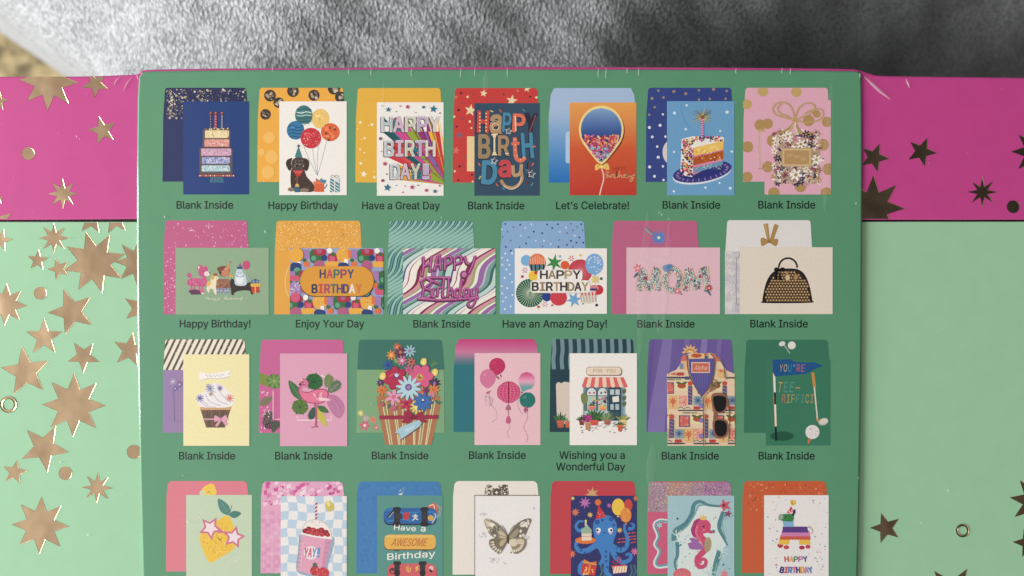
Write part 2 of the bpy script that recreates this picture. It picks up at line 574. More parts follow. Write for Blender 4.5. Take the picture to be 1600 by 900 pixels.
def dens(pts, step=40):
    out = []
    for i in range(len(pts)):
        a, c = pts[i], pts[(i + 1) % len(pts)]
        m_ = max(1, int(math.hypot(c[0] - a[0], c[1] - a[1]) / step))
        for k in range(m_): out.append((a[0] + (c[0] - a[0]) * k / m_, a[1] + (c[1] - a[1]) * k / m_))
    return out

Z_LID, Z_BASE = -.0007, -.0013
lidtop = smooth([(-140, 122), (0, 120), (120, 119.5), (200, 117), (218, 114.5), (228, 109.5), (300, 107.5), (540, 105.8), (800, 104.6), (1000, 105), (1200, 106.2), (1320, 107.6), (1343, 110), (1360, 115), (1382, 118.6), (1480, 120), (1600, 121.5), (1740, 123)], 5)
lid_outline = lidtop + [(1742, 343), (1500, 343.5), (1347, 343.5), (800, 343), (213, 342.5), (100, 343.5), (-140, 344.5)]
base_low = slab('box_base', [(-136, 126), (1738, 126), (1738, 1180), (-136, 1180)], -BOX_H, -.0105, MAT['mint'], 1, .0002)
base_top = slab('base_face', dens([(-136, 346.5), (1738, 346.2), (1738, 1178), (-136, 1178)], 200), -.0102, Z_BASE, MAT['mint'], 1.5, .0003)
lid = slab('box_lid', lid_outline, -.0100, Z_LID, MAT['magenta'], 2.6, .0005)
panel_outline = [(232, 111.6), (300, 110.4), (420, 109.2), (800, 108.4), (1000, 108.6), (1200, 109.6), (1335, 111.2), (1341, 112), (1345.5, 116),
                 (1346.5, 170), (1347, 260), (1346.6, 380), (1346, 500), (1344.6, 620), (1342.8, 750), (1340, 880), (1335, 1050), (1333, 1120), (229, 1120),
                 (227, 1050), (222.6, 880), (219.4, 750), (216.6, 620), (215, 500), (214, 380), (214.2, 260), (215.6, 150), (217.4, 121), (222, 113.6)]
panel = slab('label_panel', panel_outline, Z_LID + .0001, 0, MAT['green'], 2.2, .00045)
base_top['label'] = 'pale mint box face scattered with gold stars'
lid['label'] = 'magenta lid band with gold stars'
panel['label'] = 'raised green panel printed with pictures of cards'

# ------------------------------------------------------------------ stamped gold stars
def foil(name, parent, z, outline, cl, ringhole=None):
    """foil stamping: a flat face sunk a hair, with a rim rising to the board at its edge"""
    def clipq(q):
        pen.clip = cl; r = _clip(q); pen.clip = None; return r
    cx = sum(p[0] for p in outline) / len(outline); cy = sum(p[1] for p in outline) / len(outline)
    n = len(outline)
    ar = sum(outline[i - 1][0] * outline[i][1] - outline[i][0] * outline[i - 1][1] for i in range(n))
    if ar > 0: outline = outline[::-1]
    rim = 0.45
    # inset outline with mitred corners
    ins = []
    for i in range(n):
        a, p, c = outline[i - 1], outline[i], outline[(i + 1) % n]
        d1 = Vector((p[0] - a[0], p[1] - a[1])).normalized(); d2 = Vector((c[0] - p[0], c[1] - p[1])).normalized()
        n1 = Vector((d1.y, -d1.x)); n2 = Vector((d2.y, -d2.x))     # inward for this winding
        s_ = n1 + n2; l = s_.length
        if l < 1e-3: ins.append(p); continue
        mt = s_ / l * min(rim / max(.28, l / 2), rim * 3)
        ins.append((p[0] + mt.x, p[1] + mt.y))
    verts, faces = [], []
    def add(pts, zs):
        k = len(verts)
        for p in pts: verts.append(P(p[0], p[1], z + p[2]))
        faces.append(list(range(k, k + len(pts))))
    LOW, HIGH = .00003, .000062
    q = clipq([(p[0], p[1], LOW) for p in ins])
    if len(q) > 2: add(q, 0)
    for i in range(n):
        j = (i + 1) % n
        q = clipq([(*outline[i], HIGH), (*outline[j], HIGH), (*ins[j], LOW), (*ins[i], LOW)])
        if len(q) > 2: add(q, 0)
    if verts:
        return new_obj(name, verts, faces, MAT['foil'], parent)
LCL = (-138, 119.6, 215, 342); LCR = (1346.5, 119.8, 1738, 342)
BCL = (-134, 348, 217.5, 1170); BCR = (1341, 348, 1736, 1170)
def foil_ring(parent, z, x, y, ro, ri):
    verts, faces = [], []
    N = 28; mid = (ro + ri) / 2
    for r_, h in ((ro, .00016), (mid + .6, .00003), (mid - .6, .00003), (ri, .00016)):
        for i in range(N):
            t = 2 * math.pi * i / N; verts.append(P(x + r_ * math.cos(t), y - r_ * math.sin(t), z + h))
    for k in range(3):
        for i in range(N): faces.append([k * N + i, k * N + (i + 1) % N, (k + 1) * N + (i + 1) % N, (k + 1) * N + i])
    new_obj('foil_ring', verts, faces, MAT['foil'], parent)
def circle_pts(x, y, r, n=26): return [(x + r * math.cos(2 * math.pi * i / n), y + r * math.sin(2 * math.pi * i / n)) for i in range(n)]
for px_, py_, r_, n_, k_, a_ in ((76, 127, 47, 8, .5, 3), (149, 131, 22, 5, .42, 184), (-2, 158, 15, 5, .42, 10), (160, 204, 23, 5, .42, -14), (98, 303, 24, 8, .42, 0),
                                 (-3, 311, 9, 5, .42, 0), (-10, 352, 33, 8, .5, 10), (-70, 230, 40, 8, .5, 0), (-95, 150, 22, 5, .42, 20)):
    foil('foil_star', lid, Z_LID, star_pts(px_, py_, r_, n_, k_, a_), LCL)
foil('foil_dot', lid, Z_LID, circle_pts(44, 240, 10), LCL)
for px_, py_, r_, n_, k_, a_ in ((1366, 246, 24, 5, .42, 22), (1440, 237, 24, 5, .42, 23), (1363, 324, 51, 8, .5, 2), (1535, 300, 24, 8, .36, 0), (1618, 237, 38, 8, .5, 0), (1690, 180, 26, 5, .42, 0)):
    foil('foil_star', lid, Z_LID, star_pts(px_, py_, r_, n_, k_, a_), LCR)
foil('foil_dot', lid, Z_LID, circle_pts(1583, 323, 10), LCR)
for px_, py_, r_, n_, k_, a_ in ((1.5, 375, 18, 5, .42, 15), (84.4, 372, 24, 8, .42, 0), (143, 343, 24, 5, .42, 5), (180, 343, 24, 5, .42, -8), (147, 410, 50, 8, .52, -15),
                                 (216, 410, 38, 8, .5, 2), (59, 406.5, 17, 5, .42, 5), (92, 420, 18, 5, .42, -20), (9, 476, 33, 8, .52, 3), (112, 487, 38, 5, .42, -20),
                                 (218, 481, 27, 5, .42, 15), (69, 527, 30, 5, .40, 0), (130.5, 557, 26, 5, .42, -35), (203, 547, 28, 5, .42, 10), (40, 581, 40, 5, .42, -8),
                                 (115, 633, 50, 8, .52, 1), (69, 700, 39, 5, .42, 28), (23, 738, 20, 5, .42, 10), (152, 762, 24, 8, .42, 2), (63, 821, 45, 8, .52, 2),
                                 (-60, 440, 30, 5, .42, 0), (-80, 640, 46, 8, .5, 0), (-50, 850, 30, 5, .42, 0), (150, 960, 40, 8, .5, 0)):
    foil('foil_star', base_top, Z_BASE, star_pts(px_, py_, r_, n_, k_, a_), BCL)
for px_, py_, r_ in ((63, 458, 10), (102, 739.5, 10.5), (209, 706, 11)):
    foil('foil_dot', base_top, Z_BASE, circle_pts(px_, py_, r_), BCL)
foil_ring(base_top, Z_BASE, 12.7, 632, 13, 9)
for px_, py_, r_, n_, k_, a_ in ((1384, 825, 25, 5, .42, -17), (1618, 783, 41, 8, .5, 8), (1606, 848, 24, 5, .42, -15), (1488, 926, 44, 5, .42, -40), (1680, 640, 35, 5, .42, 0)):
    foil('foil_star', base_top, Z_BASE, star_pts(px_, py_, r_, n_, k_, a_), BCR)
foil_ring(base_top, Z_BASE, 1504, 829, 10.5, 7)

# shrink-film creases along the panel's far edge and at its corners, and small scuffs
def crease(pts, w, h, name='film_crease_glare'):
    """a low ridge of clear film or a painted glare strip, tapering at both ends; pts = (x, y, z)"""
    vs, fs = [], []
    n = len(pts)
    for i, p in enumerate(pts):
        a, c = pts[max(i - 1, 0)], pts[min(i + 1, n - 1)]
        dx, dy = c[0] - a[0], c[1] - a[1]; l = math.hypot(dx, dy) or 1
        t = math.sin(math.pi * (i + .25) / (n - .5))
        for o_, hh in ((-1, 0), (0, h), (1, 0)):
            vs.append(P(p[0] - dy / l * o_ * w * t, p[1] + dx / l * o_ * w * t, p[2] + .00012 + hh * t))
    for i in range(n - 1):
        for k in range(2):
            a = 3 * i + k; fs.append([a, a + 3, a + 4, a + 1])
    return new_obj(name, vs, fs, MAT['film'], box, smooth=True)
for x_, l_ in ((426, 7), (545, 11), (580, 13), (643, 14), (720, 17), (742, 14), (793, 15), (935, 16), (947, 18), (980, 9), (998, 14), (1150, 10), (1222, 9), (1235, 12)):
    crease([(x_, 105.5, .0001), (x_ + .4, 105.5 + l_ * .3, .0001), (x_ - .3, 105.5 + l_ * .6, 0), (x_, 105.5 + l_, 0)], 1.0, .0002)
crease([(1350, 119, Z_LID), (1362, 130, Z_LID), (1376, 143, Z_LID), (1391, 155, Z_LID)], 3.0, .0006)
crease([(1416, 124, Z_LID), (1419, 130, Z_LID), (1421, 137, Z_LID)], 2.0, .0004)
crease([(206, 121, Z_LID), (199, 130, Z_LID), (193, 142, Z_LID)], 1.6, .0004)
crease([(188, 120, Z_LID), (182, 126, Z_LID), (178, 133, Z_LID)], 1.6, .0004)
crease([(213, 116, Z_LID), (215, 119, 0), (216, 124, 0)], 1.6, .0004)
crease([(1343.5, 114, 0), (1344, 117, 0), (1343.6, 121, 0)], 1.4, .0003)
# broad pale strips painting the film's glare over the panel, and the whitened board edge at its far corners
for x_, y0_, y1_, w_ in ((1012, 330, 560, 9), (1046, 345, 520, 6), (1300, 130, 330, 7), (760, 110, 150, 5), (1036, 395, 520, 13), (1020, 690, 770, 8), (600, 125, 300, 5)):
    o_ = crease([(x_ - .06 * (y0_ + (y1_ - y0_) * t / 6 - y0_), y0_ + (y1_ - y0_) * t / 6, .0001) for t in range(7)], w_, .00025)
    o_.data.materials[0] = MAT['glare_film']
vs, fs = [], []
for x_, y_, r_ in ((1200, 303, 1.6), (1030, 332, 1.5), (1034, 335, 1.8), (415, 362, 2.2), (258, 339, 2.0), (1210, 718, 1.2), (1342, 747, 1.3), (1482, 766, 2.0), (138, 836, 1.5), (94, 722, 1.6),
                    (107, 372, 1.4), (1338, 318, 1.6), (120, 213, 1.6), (124, 217, 1.4), (1440, 817, 1.3), (286, 743, 1.2), (293, 815, 1.6), (580, 632, 1.2), (690, 340, 1.2), (1045, 342, 1.3)):
    zz = 0 if 216 < x_ < 1345 else (Z_LID if y_ < 343 else Z_BASE)
    k = len(vs); a_ = random.uniform(0, 3)
    for t in range(5): vs.append(P(x_ + r_ * math.cos(a_ + t * 1.256) * random.uniform(.5, 1.3), y_ - r_ * 1.3 * math.sin(a_ + t * 1.256), zz + .0004))
    vs.append(P(x_, y_, zz + .0007))
    for t in range(5): fs.append([k + t, k + (t + 1) % 5, k + 5])
for _ in range(46):
    x_, y_ = random.choice((random.uniform(0, 205), random.uniform(1352, 1600))), random.uniform(130, 895)
    if 335 < y_ < 352: continue
    zz = Z_LID if y_ < 343 else Z_BASE; k = len(vs); a_ = random.uniform(0, 3.1); l_ = random.uniform(.8, 3.2); w_ = random.uniform(.3, .6)
    for u, v, h in ((-l_, 0, 0), (0, -w_, .0001), (l_, 0, 0), (0, w_, .0001)):
        vs.append(P(x_ + u * math.cos(a_) - v * math.sin(a_), y_ + u * math.sin(a_) + v * math.cos(a_), zz + .0004 + h))
    fs.append([k, k + 1, k + 2, k + 3])
sc = new_obj('film_scuff', vs, fs, MAT['film'], box); sc['kind'] = 'stuff'

# ------------------------------------------------------------------ printed captions
def caption(s, x0, x1, yb):
    V(0, 0, 1); pen.parent = panel; M('caption'); pen.z = 2e-5
    text(s, x0, x1, yb, 11.7, (14, 26, 22), .02)
    flush()
for s_, x0_, x1_, yb_ in (('Blank Inside', 276, 364, 326), ('Happy Birthday', 419.5, 528, 326.6), ('Have a Great Day', 566, 687, 327), ('Blank Inside', 731.5, 819, 327), ("Let's Celebrate!", 869, 982.5, 326.8), ('Blank Inside', 1035.5, 1125, 326), ('Blank Inside', 1185, 1273.5, 325.8),
                          ('Happy Birthday!', 281, 391, 511.6), ('Enjoy Your Day', 462.5, 569, 511.6), ('Blank Inside', 646, 734.5, 511.8), ('Have an Amazing Day!', 785.5, 948, 511.8), ('Blank Inside', 996, 1085, 511.8), ('Blank Inside', 1172.5, 1262, 511.6),
                          ('Blank Inside', 280, 367, 718), ('Blank Inside', 430, 519, 718), ('Blank Inside', 581, 669, 717.6), ('Blank Inside', 733, 821, 717), ('Wishing you a', 874, 976, 717), ('Wonderful Day', 869, 976.5, 735), ('Blank Inside', 1034, 1123, 718), ('Blank Inside', 1185.5, 1272.5, 718)):
    caption(s_, x0_, x1_, yb_)
# ------------------------------------------------------------------ printed pictures of the cards and their envelopes
WHITE = (240, 236, 230); CREAM = (232, 214, 168); GOLD = (176, 146, 92); INK = (34, 34, 40)
pen.z = 3e-5
def envelope(label, xl, yt, xr, yb, c, yf=None, inset=15, r=20, start=True, c2=None):
    flush()
    if start: pen.z = 3e-5
    pen.parent = box; M('printed_envelope')
    if yf is None: yf = yt + (yb - yt) * .33
    pts = [(xl, yb), (xl + 4, yf)]
    for t in range(0, 91, 15): pts.append((xl + inset + r - r * math.cos(R(t)), yt + r - r * math.sin(R(t))))
    for t in range(0, 91, 15): pts.append((xr - inset - r + r * math.sin(R(t)), yt + r - r * math.cos(R(t))))
    pts += [(xr - 4, yf), (xr, yb)]
    pen.outline = [tp(*p) for p in pts]
    cc = c
    if callable(c): cc = [c((p[1] - yt) / (yb - yt)) for p in pts]
    if callable(c):
        pen.z += DZ
        N = 14
        for k in range(N):
            a, b_ = yt + (yb - yt) * k / N, yt + (yb - yt) * (k + 1) / N
            def xs(y):
                if y < yt + r: q = r - math.sqrt(max(0, r * r - (yt + r - y) ** 2)); return xl + inset + q, xr - inset - q
                t = min(1, (y - yt - r) / max(1, (yf - yt - r))); return xl + inset * (1 - t), xr - inset * (1 - t)
            (l0, r0), (l1, r1) = xs(a), xs(b_)
            _emit([(l0, a), (r0, a), (r1, b_), (l1, b_)], [c(k / N), c(k / N), c((k + 1) / N), c((k + 1) / N)], False)
    else:
        _emit(pts, c)
    o = flush(label); pen.parent = o
    return o
def card(label, x0, y0, x1, y1, c, grad=None):
    flush(); clip()
    pen.parent = box; M('printed_card')
    pen.z += 3e-6
    if grad: vgrad(x0, y0, x1, y1, grad)
    else: _emit([(x0, y0), (x1, y0), (x1, y1), (x0, y1)], c)
    o = flush(label); pen.parent = o
    return o
def clip_env(): pen.clip = list(pen.outline)
def done(): flush(); clip()

# ---- row 1, card 1: tiered cake on navy
V(230, 120, 4.0906)
envelope('navy envelope with a glittered flap', 98, 70, 648, 670, (30, 44, 96), 270)
M('glitter_flap'); clip_env()
for k in range(26):
    x = 112 + k * 21
    stroke([(x + 14, 72), (x - 6, 160), (x + 6, 266)], 9, random.choice(((18, 22, 44), (36, 38, 58), (22, 30, 64))))
bulk()
for k in range(420):
    x = 122 + random.choice((0, 0, 90, 205, 225, 370, 480)) + random.gauss(20, 28); y = random.uniform(80, 268); 
    if x < 122 or x > 632 or (x > 225 and y > 160): continue
    dot(x, y, random.uniform(1.4, 4.6) if random.random() < .88 else 7, random.choice(((198, 184, 160), (150, 138, 122), (226, 214, 190), (112, 104, 100))))
bulk(False)
card('navy card with a tiered birthday cake', 230, 157, 650, 752, (18, 58, 122))
M('cake')
poly([(405, 640), (480, 640), (491, 676), (399, 676)], (58, 106, 132))
for x in (424, 444, 464): line(x, 642, x - 3, 675, 3, (36, 84, 112))
rrect(334, 450, 545, 625, 16, (96, 82, 82)); rrect(355, 333, 530, 460, 16, (104, 88, 76))
def band(x0, y0, x1, y1, base, cols, n=120):
    rrect(x0, y0, x1, y1, 9, base)
    for k in range(int((x1 - x0) / 13)): circ(x0 + 7 + 13 * k, y1 - 2, 8, base, 10)
    sprinkle(x0 + 3, y0 + 3, x1 - 3, y1, n, cols, 3, 6.5, 'curl')
band(370, 342, 522, 386, (236, 216, 166), ((250, 240, 206), (196, 166, 110)), 60)
band(366, 400, 524, 442, (224, 150, 142), ((238, 208, 190), (196, 62, 62), (240, 224, 206)), 90)
band(345, 458, 538, 500, (208, 160, 188), ((236, 206, 222), (160, 96, 140), (226, 190, 210)), 100)
band(350, 514, 530, 552, (150, 156, 206), ((220, 222, 240), (70, 78, 160), (236, 236, 246)), 130)
band(348, 566, 530, 600, (170, 206, 214), ((236, 244, 244), (96, 140, 170), (222, 236, 236)), 120)
for k in range(30): dot(352 + k * 6.4, 452 + random.uniform(-3, 3), 4, (84, 64, 56))
for k in range(16): dot(372 + k * 9.5, 334 + random.uniform(-5, 4), 5, random.choice(((232, 214, 170), (120, 96, 80))))
rect(328, 624, 558, 640, (120, 46, 66))
for k in range(17): dot(337 + k * 13.4, 632, 4.6, random.choice(((240, 220, 190), (216, 108, 92))))
M('candle')
for x, w, c in ((405, 6, (70, 74, 92)), (437, 13, (186, 48, 62)), (478, 8, (116, 132, 158))):
    line(x, 240, x, 332, w, c)
    for k in range(5): line(x - w / 2, 250 + k * 17, x + w / 2, 256 + k * 17, 3, (214, 180, 176))
    circ(x, 234, 10, (138, 44, 54)); dot(x, 230, 4, (210, 150, 96))
done()

# ---- card 2: dachshund with balloons
envelope('amber envelope with black and gold spots', 703, 70, 1268, 672, (236, 170, 60), 280)
M('spot'); clip_env()
for x, y, r in ((785, 120, 38), (932, 92, 38), (1066, 118, 36), (1194, 74, 40), (1236, 130, 36), (840, 165, 34), (756, 240, 34)):
    circ(x, y, r, (64, 54, 48))
    for k in range(9):
        a = random.uniform(-.5, .5); 
        ell(x + random.uniform(-.5, .5) * r, y + random.uniform(-.5, .5) * r, r * random.uniform(.15, .4), r * random.uniform(.12, .3), random.choice(((120, 104, 88), (172, 152, 124), (38, 32, 30), (206, 190, 164))), 30, 10)
for x, y, r in ((780, 388, 38), (796, 512, 42), (772, 610, 42), (730, 480, 22)): circ(x, y, r, (240, 186, 92))
clip()
card('white card with a sausage dog holding balloons', 844, 157, 1275, 756, WHITE)
M('balloon_string')
for x0, y0 in ((1000, 440), (1056, 440), (1094, 440), (1148, 412)): stroke([(x0, y0), ((x0 + 1088) / 2 - 4, 540), (1088, 632)], 3, (120, 146, 156))
def balloon(x, y, rx, ry, c, rot=0):
    M('balloon'); ell(x, y, rx, ry, c, rot); ell(x - rx * .3, y - ry * .35, rx * .28, ry * .2, tuple(min(255, v + 26) for v in c), -30, 14)
balloon(1108, 268, 58, 64, (234, 196, 108))
sprinkle(1075, 230, 1145, 310, 16, ((242, 214, 140), (214, 170, 80)), 3, 7)
balloon(1001, 246, 56, 64, (58, 116, 120))
for k in range(6): stroke([(955, 206 + k * 20), (985, 214 + k * 18), (1016, 204 + k * 20), (1050, 212 + k * 18)], 6, random.choice(((176, 206, 196), (40, 84, 96), (214, 226, 212))))
balloon(948, 342, 56, 60, (44, 120, 164))
for k in range(4): stroke([(898 + k * 6, 322 + k * 22), (930, 312 + k * 22), (962, 326 + k * 20), (998, 312 + k * 22)], 7, (28, 78, 120))
balloon(1170, 354, 60, 58, (222, 98, 52))
for x, y in ((1166, 326), (1144, 362), (1160, 404), (1200, 336)): circ(x, y, 8, (110, 52, 30))
sprinkle(1125, 315, 1215, 400, 14, ((240, 170, 110),), 3, 6)
balloon(1046, 392, 66, 66, (200, 40, 56))
sprinkle(995, 345, 1100, 440, 60, ((226, 100, 104), (240, 190, 180)), 2, 4)
M('dachshund')
blob([(924, 590), (965, 575), (1000, 590), (1020, 640), (1064, 690), (1062, 732), (1000, 736), (930, 728), (918, 690), (916, 630)], (66, 48, 42))
blob([(930, 530), (962, 512), (1000, 522), (1012, 560), (1000, 600), (962, 606), (930, 596), (922, 560)], (76, 60, 56))
sprinkle(938, 535, 1000, 575, 46, ((132, 118, 112), (50, 40, 38), (160, 148, 140)), 2.5, 5)
blob([(925, 520), (896, 530), (886, 556), (898, 588), (912, 600), (922, 580), (918, 552)], (58, 40, 34))
blob([(1000, 520), (1028, 532), (1034, 562), (1024, 596), (1010, 600), (1002, 580), (1008, 552)], (58, 40, 34))
ell(962, 566, 10, 7, (24, 20, 20)); dot(940, 548, 4, (20, 18, 18)); dot(986, 548, 4, (20, 18, 18))
ell(920, 720, 22, 13, (138, 116, 98)); ell(1005, 724, 30, 13, (138, 116, 98)); ell(1076, 722, 14, 10, (110, 90, 76))
stroke([(945, 660), (960, 640), (956, 690)], 5, (120, 96, 74))
poly([(930, 598), (1000, 598), (972, 636), (958, 640)], (196, 44, 48)); sprinkle(940, 600, 990, 620, 10, ((234, 160, 150),), 2, 3)
stroke([(1062, 700), (1100, 716), (1132, 712), (1150, 686)], 9, (66, 48, 42), w1=3)
M('party_hat'); poly([(966, 444), (990, 516), (942, 512)], (56, 128, 132)); star(967, 442, 13, (70, 96, 86), 6)
M('gift'); rect(942, 700, 974, 738, (46, 100, 130)); poly([(944, 702), (972, 702), (966, 684), (950, 684)], (222, 178, 96)); line(958, 660, 958, 684, 3, (160, 120, 80))
rect(1068, 676, 1128, 736, (216, 96, 54)); rect(1062, 668, 1134, 684, (226, 116, 70)); poly([(1080, 668), (1075, 648), (1100, 664), (1112, 646), (1118, 668)], (170, 90, 70))
poly([(1105, 654), (1142, 660), (1138, 680), (1108, 676)], (62, 136, 158))
rect(1168, 650, 1228, 738, (206, 216, 212)); pen.clip = (*tp(1168, 650), *tp(1228, 738))
for k in range(6): poly([(1160, 640 + k * 20), (1236, 690 + k * 20), (1236, 701 + k * 20), (1160, 651 + k * 20)], (34, 112, 136))
clip(); line(1198, 650, 1198, 738, 5, (236, 240, 234)); ring(1184, 636, 12, 7, 3, (150, 160, 160)); ring(1210, 636, 12, 7, 3, (150, 160, 160))
done()

# ---- card 3: HAPPY BIRTHDAY with rays
V(540, 120, 4.0906)
envelope('yellow envelope with small white stars', 62, 72, 622, 675, (228, 176, 56), 270)
M('star_pattern')
for x, y, r in ((94, 292, 14), (168, 306, 15), (122, 392, 11), (94, 464, 9), (120, 486, 8), (97, 553, 13), (116, 622, 24), (184, 642, 13), (78, 330, 5), (146, 312, 5), (104, 400, 5), (124, 532, 5), (182, 604, 6)): star(x, y, r, (246, 234, 196), 5, .42, 8)
card('white card lettered happy birthday with coloured rays', 200, 163, 626, 760, WHITE)
M('ray'); clip(200, 163, 627, 760)
T_, P_, Y_, R_, G_, U_ = (26, 116, 126), (206, 70, 140), (236, 178, 50), (204, 50, 62), (146, 164, 44), (136, 96, 164)
VP = (650, 692)
def ray_row(cells, yt, yb_, cols):
    for (a, b_), c in zip(cells, cols):
        d = tuple(int(v * .72) for v in c)
        poly([(b_, yt), (b_, yb_), VP], c); poly([(a, yb_), (b_, yb_), VP], d if c[0] < 60 else c); poly([(a, yt + 10), (a + 12, yt), VP], d)
ray_row([(232 + 74 * k, 296 + 74 * k) for k in range(5)], 258, 350, (T_, P_, G_, (150, 44, 116), Y_))
poly([(600, 262), VP, (626, 420)], Y_); poly([(570, 350), (600, 350), VP], R_); poly([(500, 350), (512, 350), VP], U_)
ray_row([(250, 306), (330, 350), (366, 420), (430, 480), (510, 572)], 412, 506, (R_, (214, 76, 70), T_, P_, R_))
poly([(520, 506), (560, 506), VP], U_); poly([(470, 506), (500, 506), VP], G_)
ray_row([(290, 346), (362, 420), (432, 486), (505, 545)], 562, 655, (Y_, T_, P_, G_))
poly([(300, 655), (420, 655), VP], (206, 156, 70)); poly([(440, 655), (520, 655), VP], P_)
sprinkle(420, 420, 620, 640, 26, (T_, Y_, (180, 40, 60), P_), 3, 6)
clip()
M('lettering')
GL = ((176, 196, 198), (212, 176, 196), (196, 200, 168), (190, 166, 198), (222, 208, 186))
for s_, x0, x1, yb, cap in (('HAPPY', 226, 606, 350, 96), ('BIRTH', 246, 576, 506, 98), ('DAY!', 284, 546, 652, 94)):
    letters(s_, x0 - 5, x1 - 5, yb + 5, cap, ((98, 84, 96),), .05, .14)
    letters(s_, x0, x1, yb, cap, ((226, 218, 220), (206, 196, 208)), .042, .15); letters(s_, x0 + 2, x1 - 2, yb - 3, cap - 8, GL, .012, .22)
    sprinkle(x0, yb - cap, x1, yb, 50, ((240, 236, 236), (160, 150, 170)), 1.5, 2.6)
for x0, y0, x1, y1 in ((232, 256, 600, 348), (252, 412, 572, 504), (292, 560, 540, 650)):
    pass
M('confetti')
for x, y, r, c in ((272, 210, 19, (44, 110, 140)), (395, 192, 17, (190, 60, 110)), (560, 206, 26, (38, 116, 146)), (250, 556, 18, (190, 60, 120)), (266, 708, 26, (40, 110, 140)), (424, 706, 18, (190, 60, 120)), (570, 732, 16, (40, 110, 140)), (576, 568, 12, (60, 120, 150))): star(x, y, r, c, 5, .42, 8)
for x, y, r, c in ((497, 194, 9, (60, 110, 140)), (222, 395, 10, (140, 60, 90)), (236, 663, 10, (150, 70, 100)), (515, 726, 10, (180, 90, 120)), (233, 187, 5, (160, 150, 180)), (322, 222, 4, (80, 150, 110)), (348, 188, 5, (200, 70, 110)), (446, 228, 4, (210, 100, 150)), (602, 232, 5, (150, 80, 130)), (262, 622, 5, (150, 60, 110)), (322, 694, 4, (120, 110, 150)), (378, 698, 4, (160, 90, 120)), (462, 694, 5, (70, 140, 110)), (364, 738, 5, (210, 80, 130)), (600, 696, 6, (170, 80, 110)), (228, 477, 4, (190, 70, 120))): circ(x, y, r, c, 10)
done()

# ---- card 4: Happy Birthday on slate
envelope('red envelope scattered with cream and blue stars', 684, 72, 1240, 676, (200, 58, 54), 270)
M('star_pattern'); clip_env()
for x, y, r, c in ((882, 106, 25, CREAM), (1062, 152, 38, CREAM), (1160, 76, 24, CREAM), (798, 214, 40, CREAM), (706, 470, 26, (222, 110, 92)), (726, 372, 23, (92, 108, 140)), (748, 266, 15, (150, 70, 90)), (706, 130, 14, (222, 110, 92)), (750, 560, 14, (150, 70, 90)), (818, 110, 12, (150, 70, 90)), (1100, 90, 11, (224, 120, 100)), (748, 168, 11, (160, 70, 84)), (760, 512, 16, (160, 76, 90))): star(x, y, r, c, 5, .42, 10)
for x, y, r, c in ((780, 128, 8, CREAM), (794, 286, 8, CREAM), (694, 254, 8, CREAM), (804, 328, 6, CREAM), (698, 604, 7, CREAM), (1220, 132, 8, CREAM), (812, 670, 6, CREAM), (738, 104, 8, (60, 30, 40)), (722, 213, 9, (60, 30, 40)), (710, 318, 7, (60, 30, 40)), (728, 572, 8, (60, 30, 40)), (808, 626, 7, (60, 30, 40)), (720, 660, 7, (60, 30, 40)), (1010, 112, 6, (90, 50, 60)), (1180, 126, 7, (60, 30, 40)), (940, 136, 6, (150, 70, 90))): circ(x, y, r, c, 10)
clip(); rect(776, 380, 826, 604, (232, 206, 150))
card('slate blue card lettered happy birthday in mixed hand lettering', 823, 168, 1240, 760, (48, 76, 100))
M('lettering')
def L_(ch, x0, x1, yb, cap, c, bold=.045, rot=0, sh=(24, 34, 48)):
    text(ch, x0 - 4, x1 - 4, yb + 5, cap, sh, bold + .01, 0, rot); text(ch, x0, x1, yb, cap, c, bold, 0, rot)
TAN = (178, 142, 104); BLU = (70, 136, 168); ORG = (222, 110, 84)
L_('H', 846, 910, 354, 132, (206, 72, 62), .05, 2)
for k in range(6): dot(858, 234 + k * 22, 5, CREAM); dot(898, 234 + k * 22, 5, CREAM)
L_('a', 926, 998, 358, 148, TAN, .05); ring(958, 318, 22, 22, 4, (230, 200, 160)); ring(958, 316, 34, 36, 3, (226, 196, 150), 180, 330)
L_('P', 1006, 1056, 352, 120, BLU, .03, 3); L_('P', 1072, 1144, 352, 112, ORG, .05, 2); line(1084, 250, 1088, 346, 8, (238, 206, 168))
L_('Y', 1152, 1220, 352, 116, (46, 40, 56), .05, 3); line(1216, 244, 1176, 352, 4, (190, 90, 90))
L_('B', 852, 920, 518, 146, (156, 132, 96), .045); L_('I', 944, 958, 498, 128, CREAM, .03); line(932, 370, 972, 368, 9, CREAM); line(936, 498, 968, 498, 8, CREAM)
L_('R', 978, 1044, 502, 124, (166, 136, 100), .04); L_('H', 1130, 1194, 518, 156, BLU, .04, -4)
stroke([(1082, 388), (1084, 470), (1092, 520), (1122, 536), (1148, 516)], 26, ORG); line(1058, 428, 1112, 424, 18, ORG)
for x, y in ((1082, 402), (1084, 434), (1084, 468), (1094, 506), (1118, 530), (1140, 518)): dot(x, y, 4, CREAM)
L_('D', 876, 962, 682, 140, BLU, .06, 3); L_('a', 982, 1052, 636, 132, (196, 70, 76), .06)
stroke([(1070, 566), (1074, 622), (1096, 628), (1118, 610), (1124, 558)], 22, (186, 150, 116)); stroke([(1120, 590), (1126, 660), (1080, 706), (1024, 700), (992, 660)], 20, TAN); stroke([(1124, 640), (1104, 696), (1056, 718), (1010, 696)], 5, (236, 214, 190))
stroke([(1164, 548), (1166, 650)], 14, (38, 36, 52), w1=8); circ(1160, 678, 9, (110, 50, 60)); line(1172, 550, 1172, 640, 3, (180, 80, 80))
M('confetti')
for x, y, r in ((1042, 348, 22), (950, 538, 24), (1188, 622, 26)):
    ps = star_pts(x, y, r, 5, .45, 10); loop(ps, 4, WHITE)
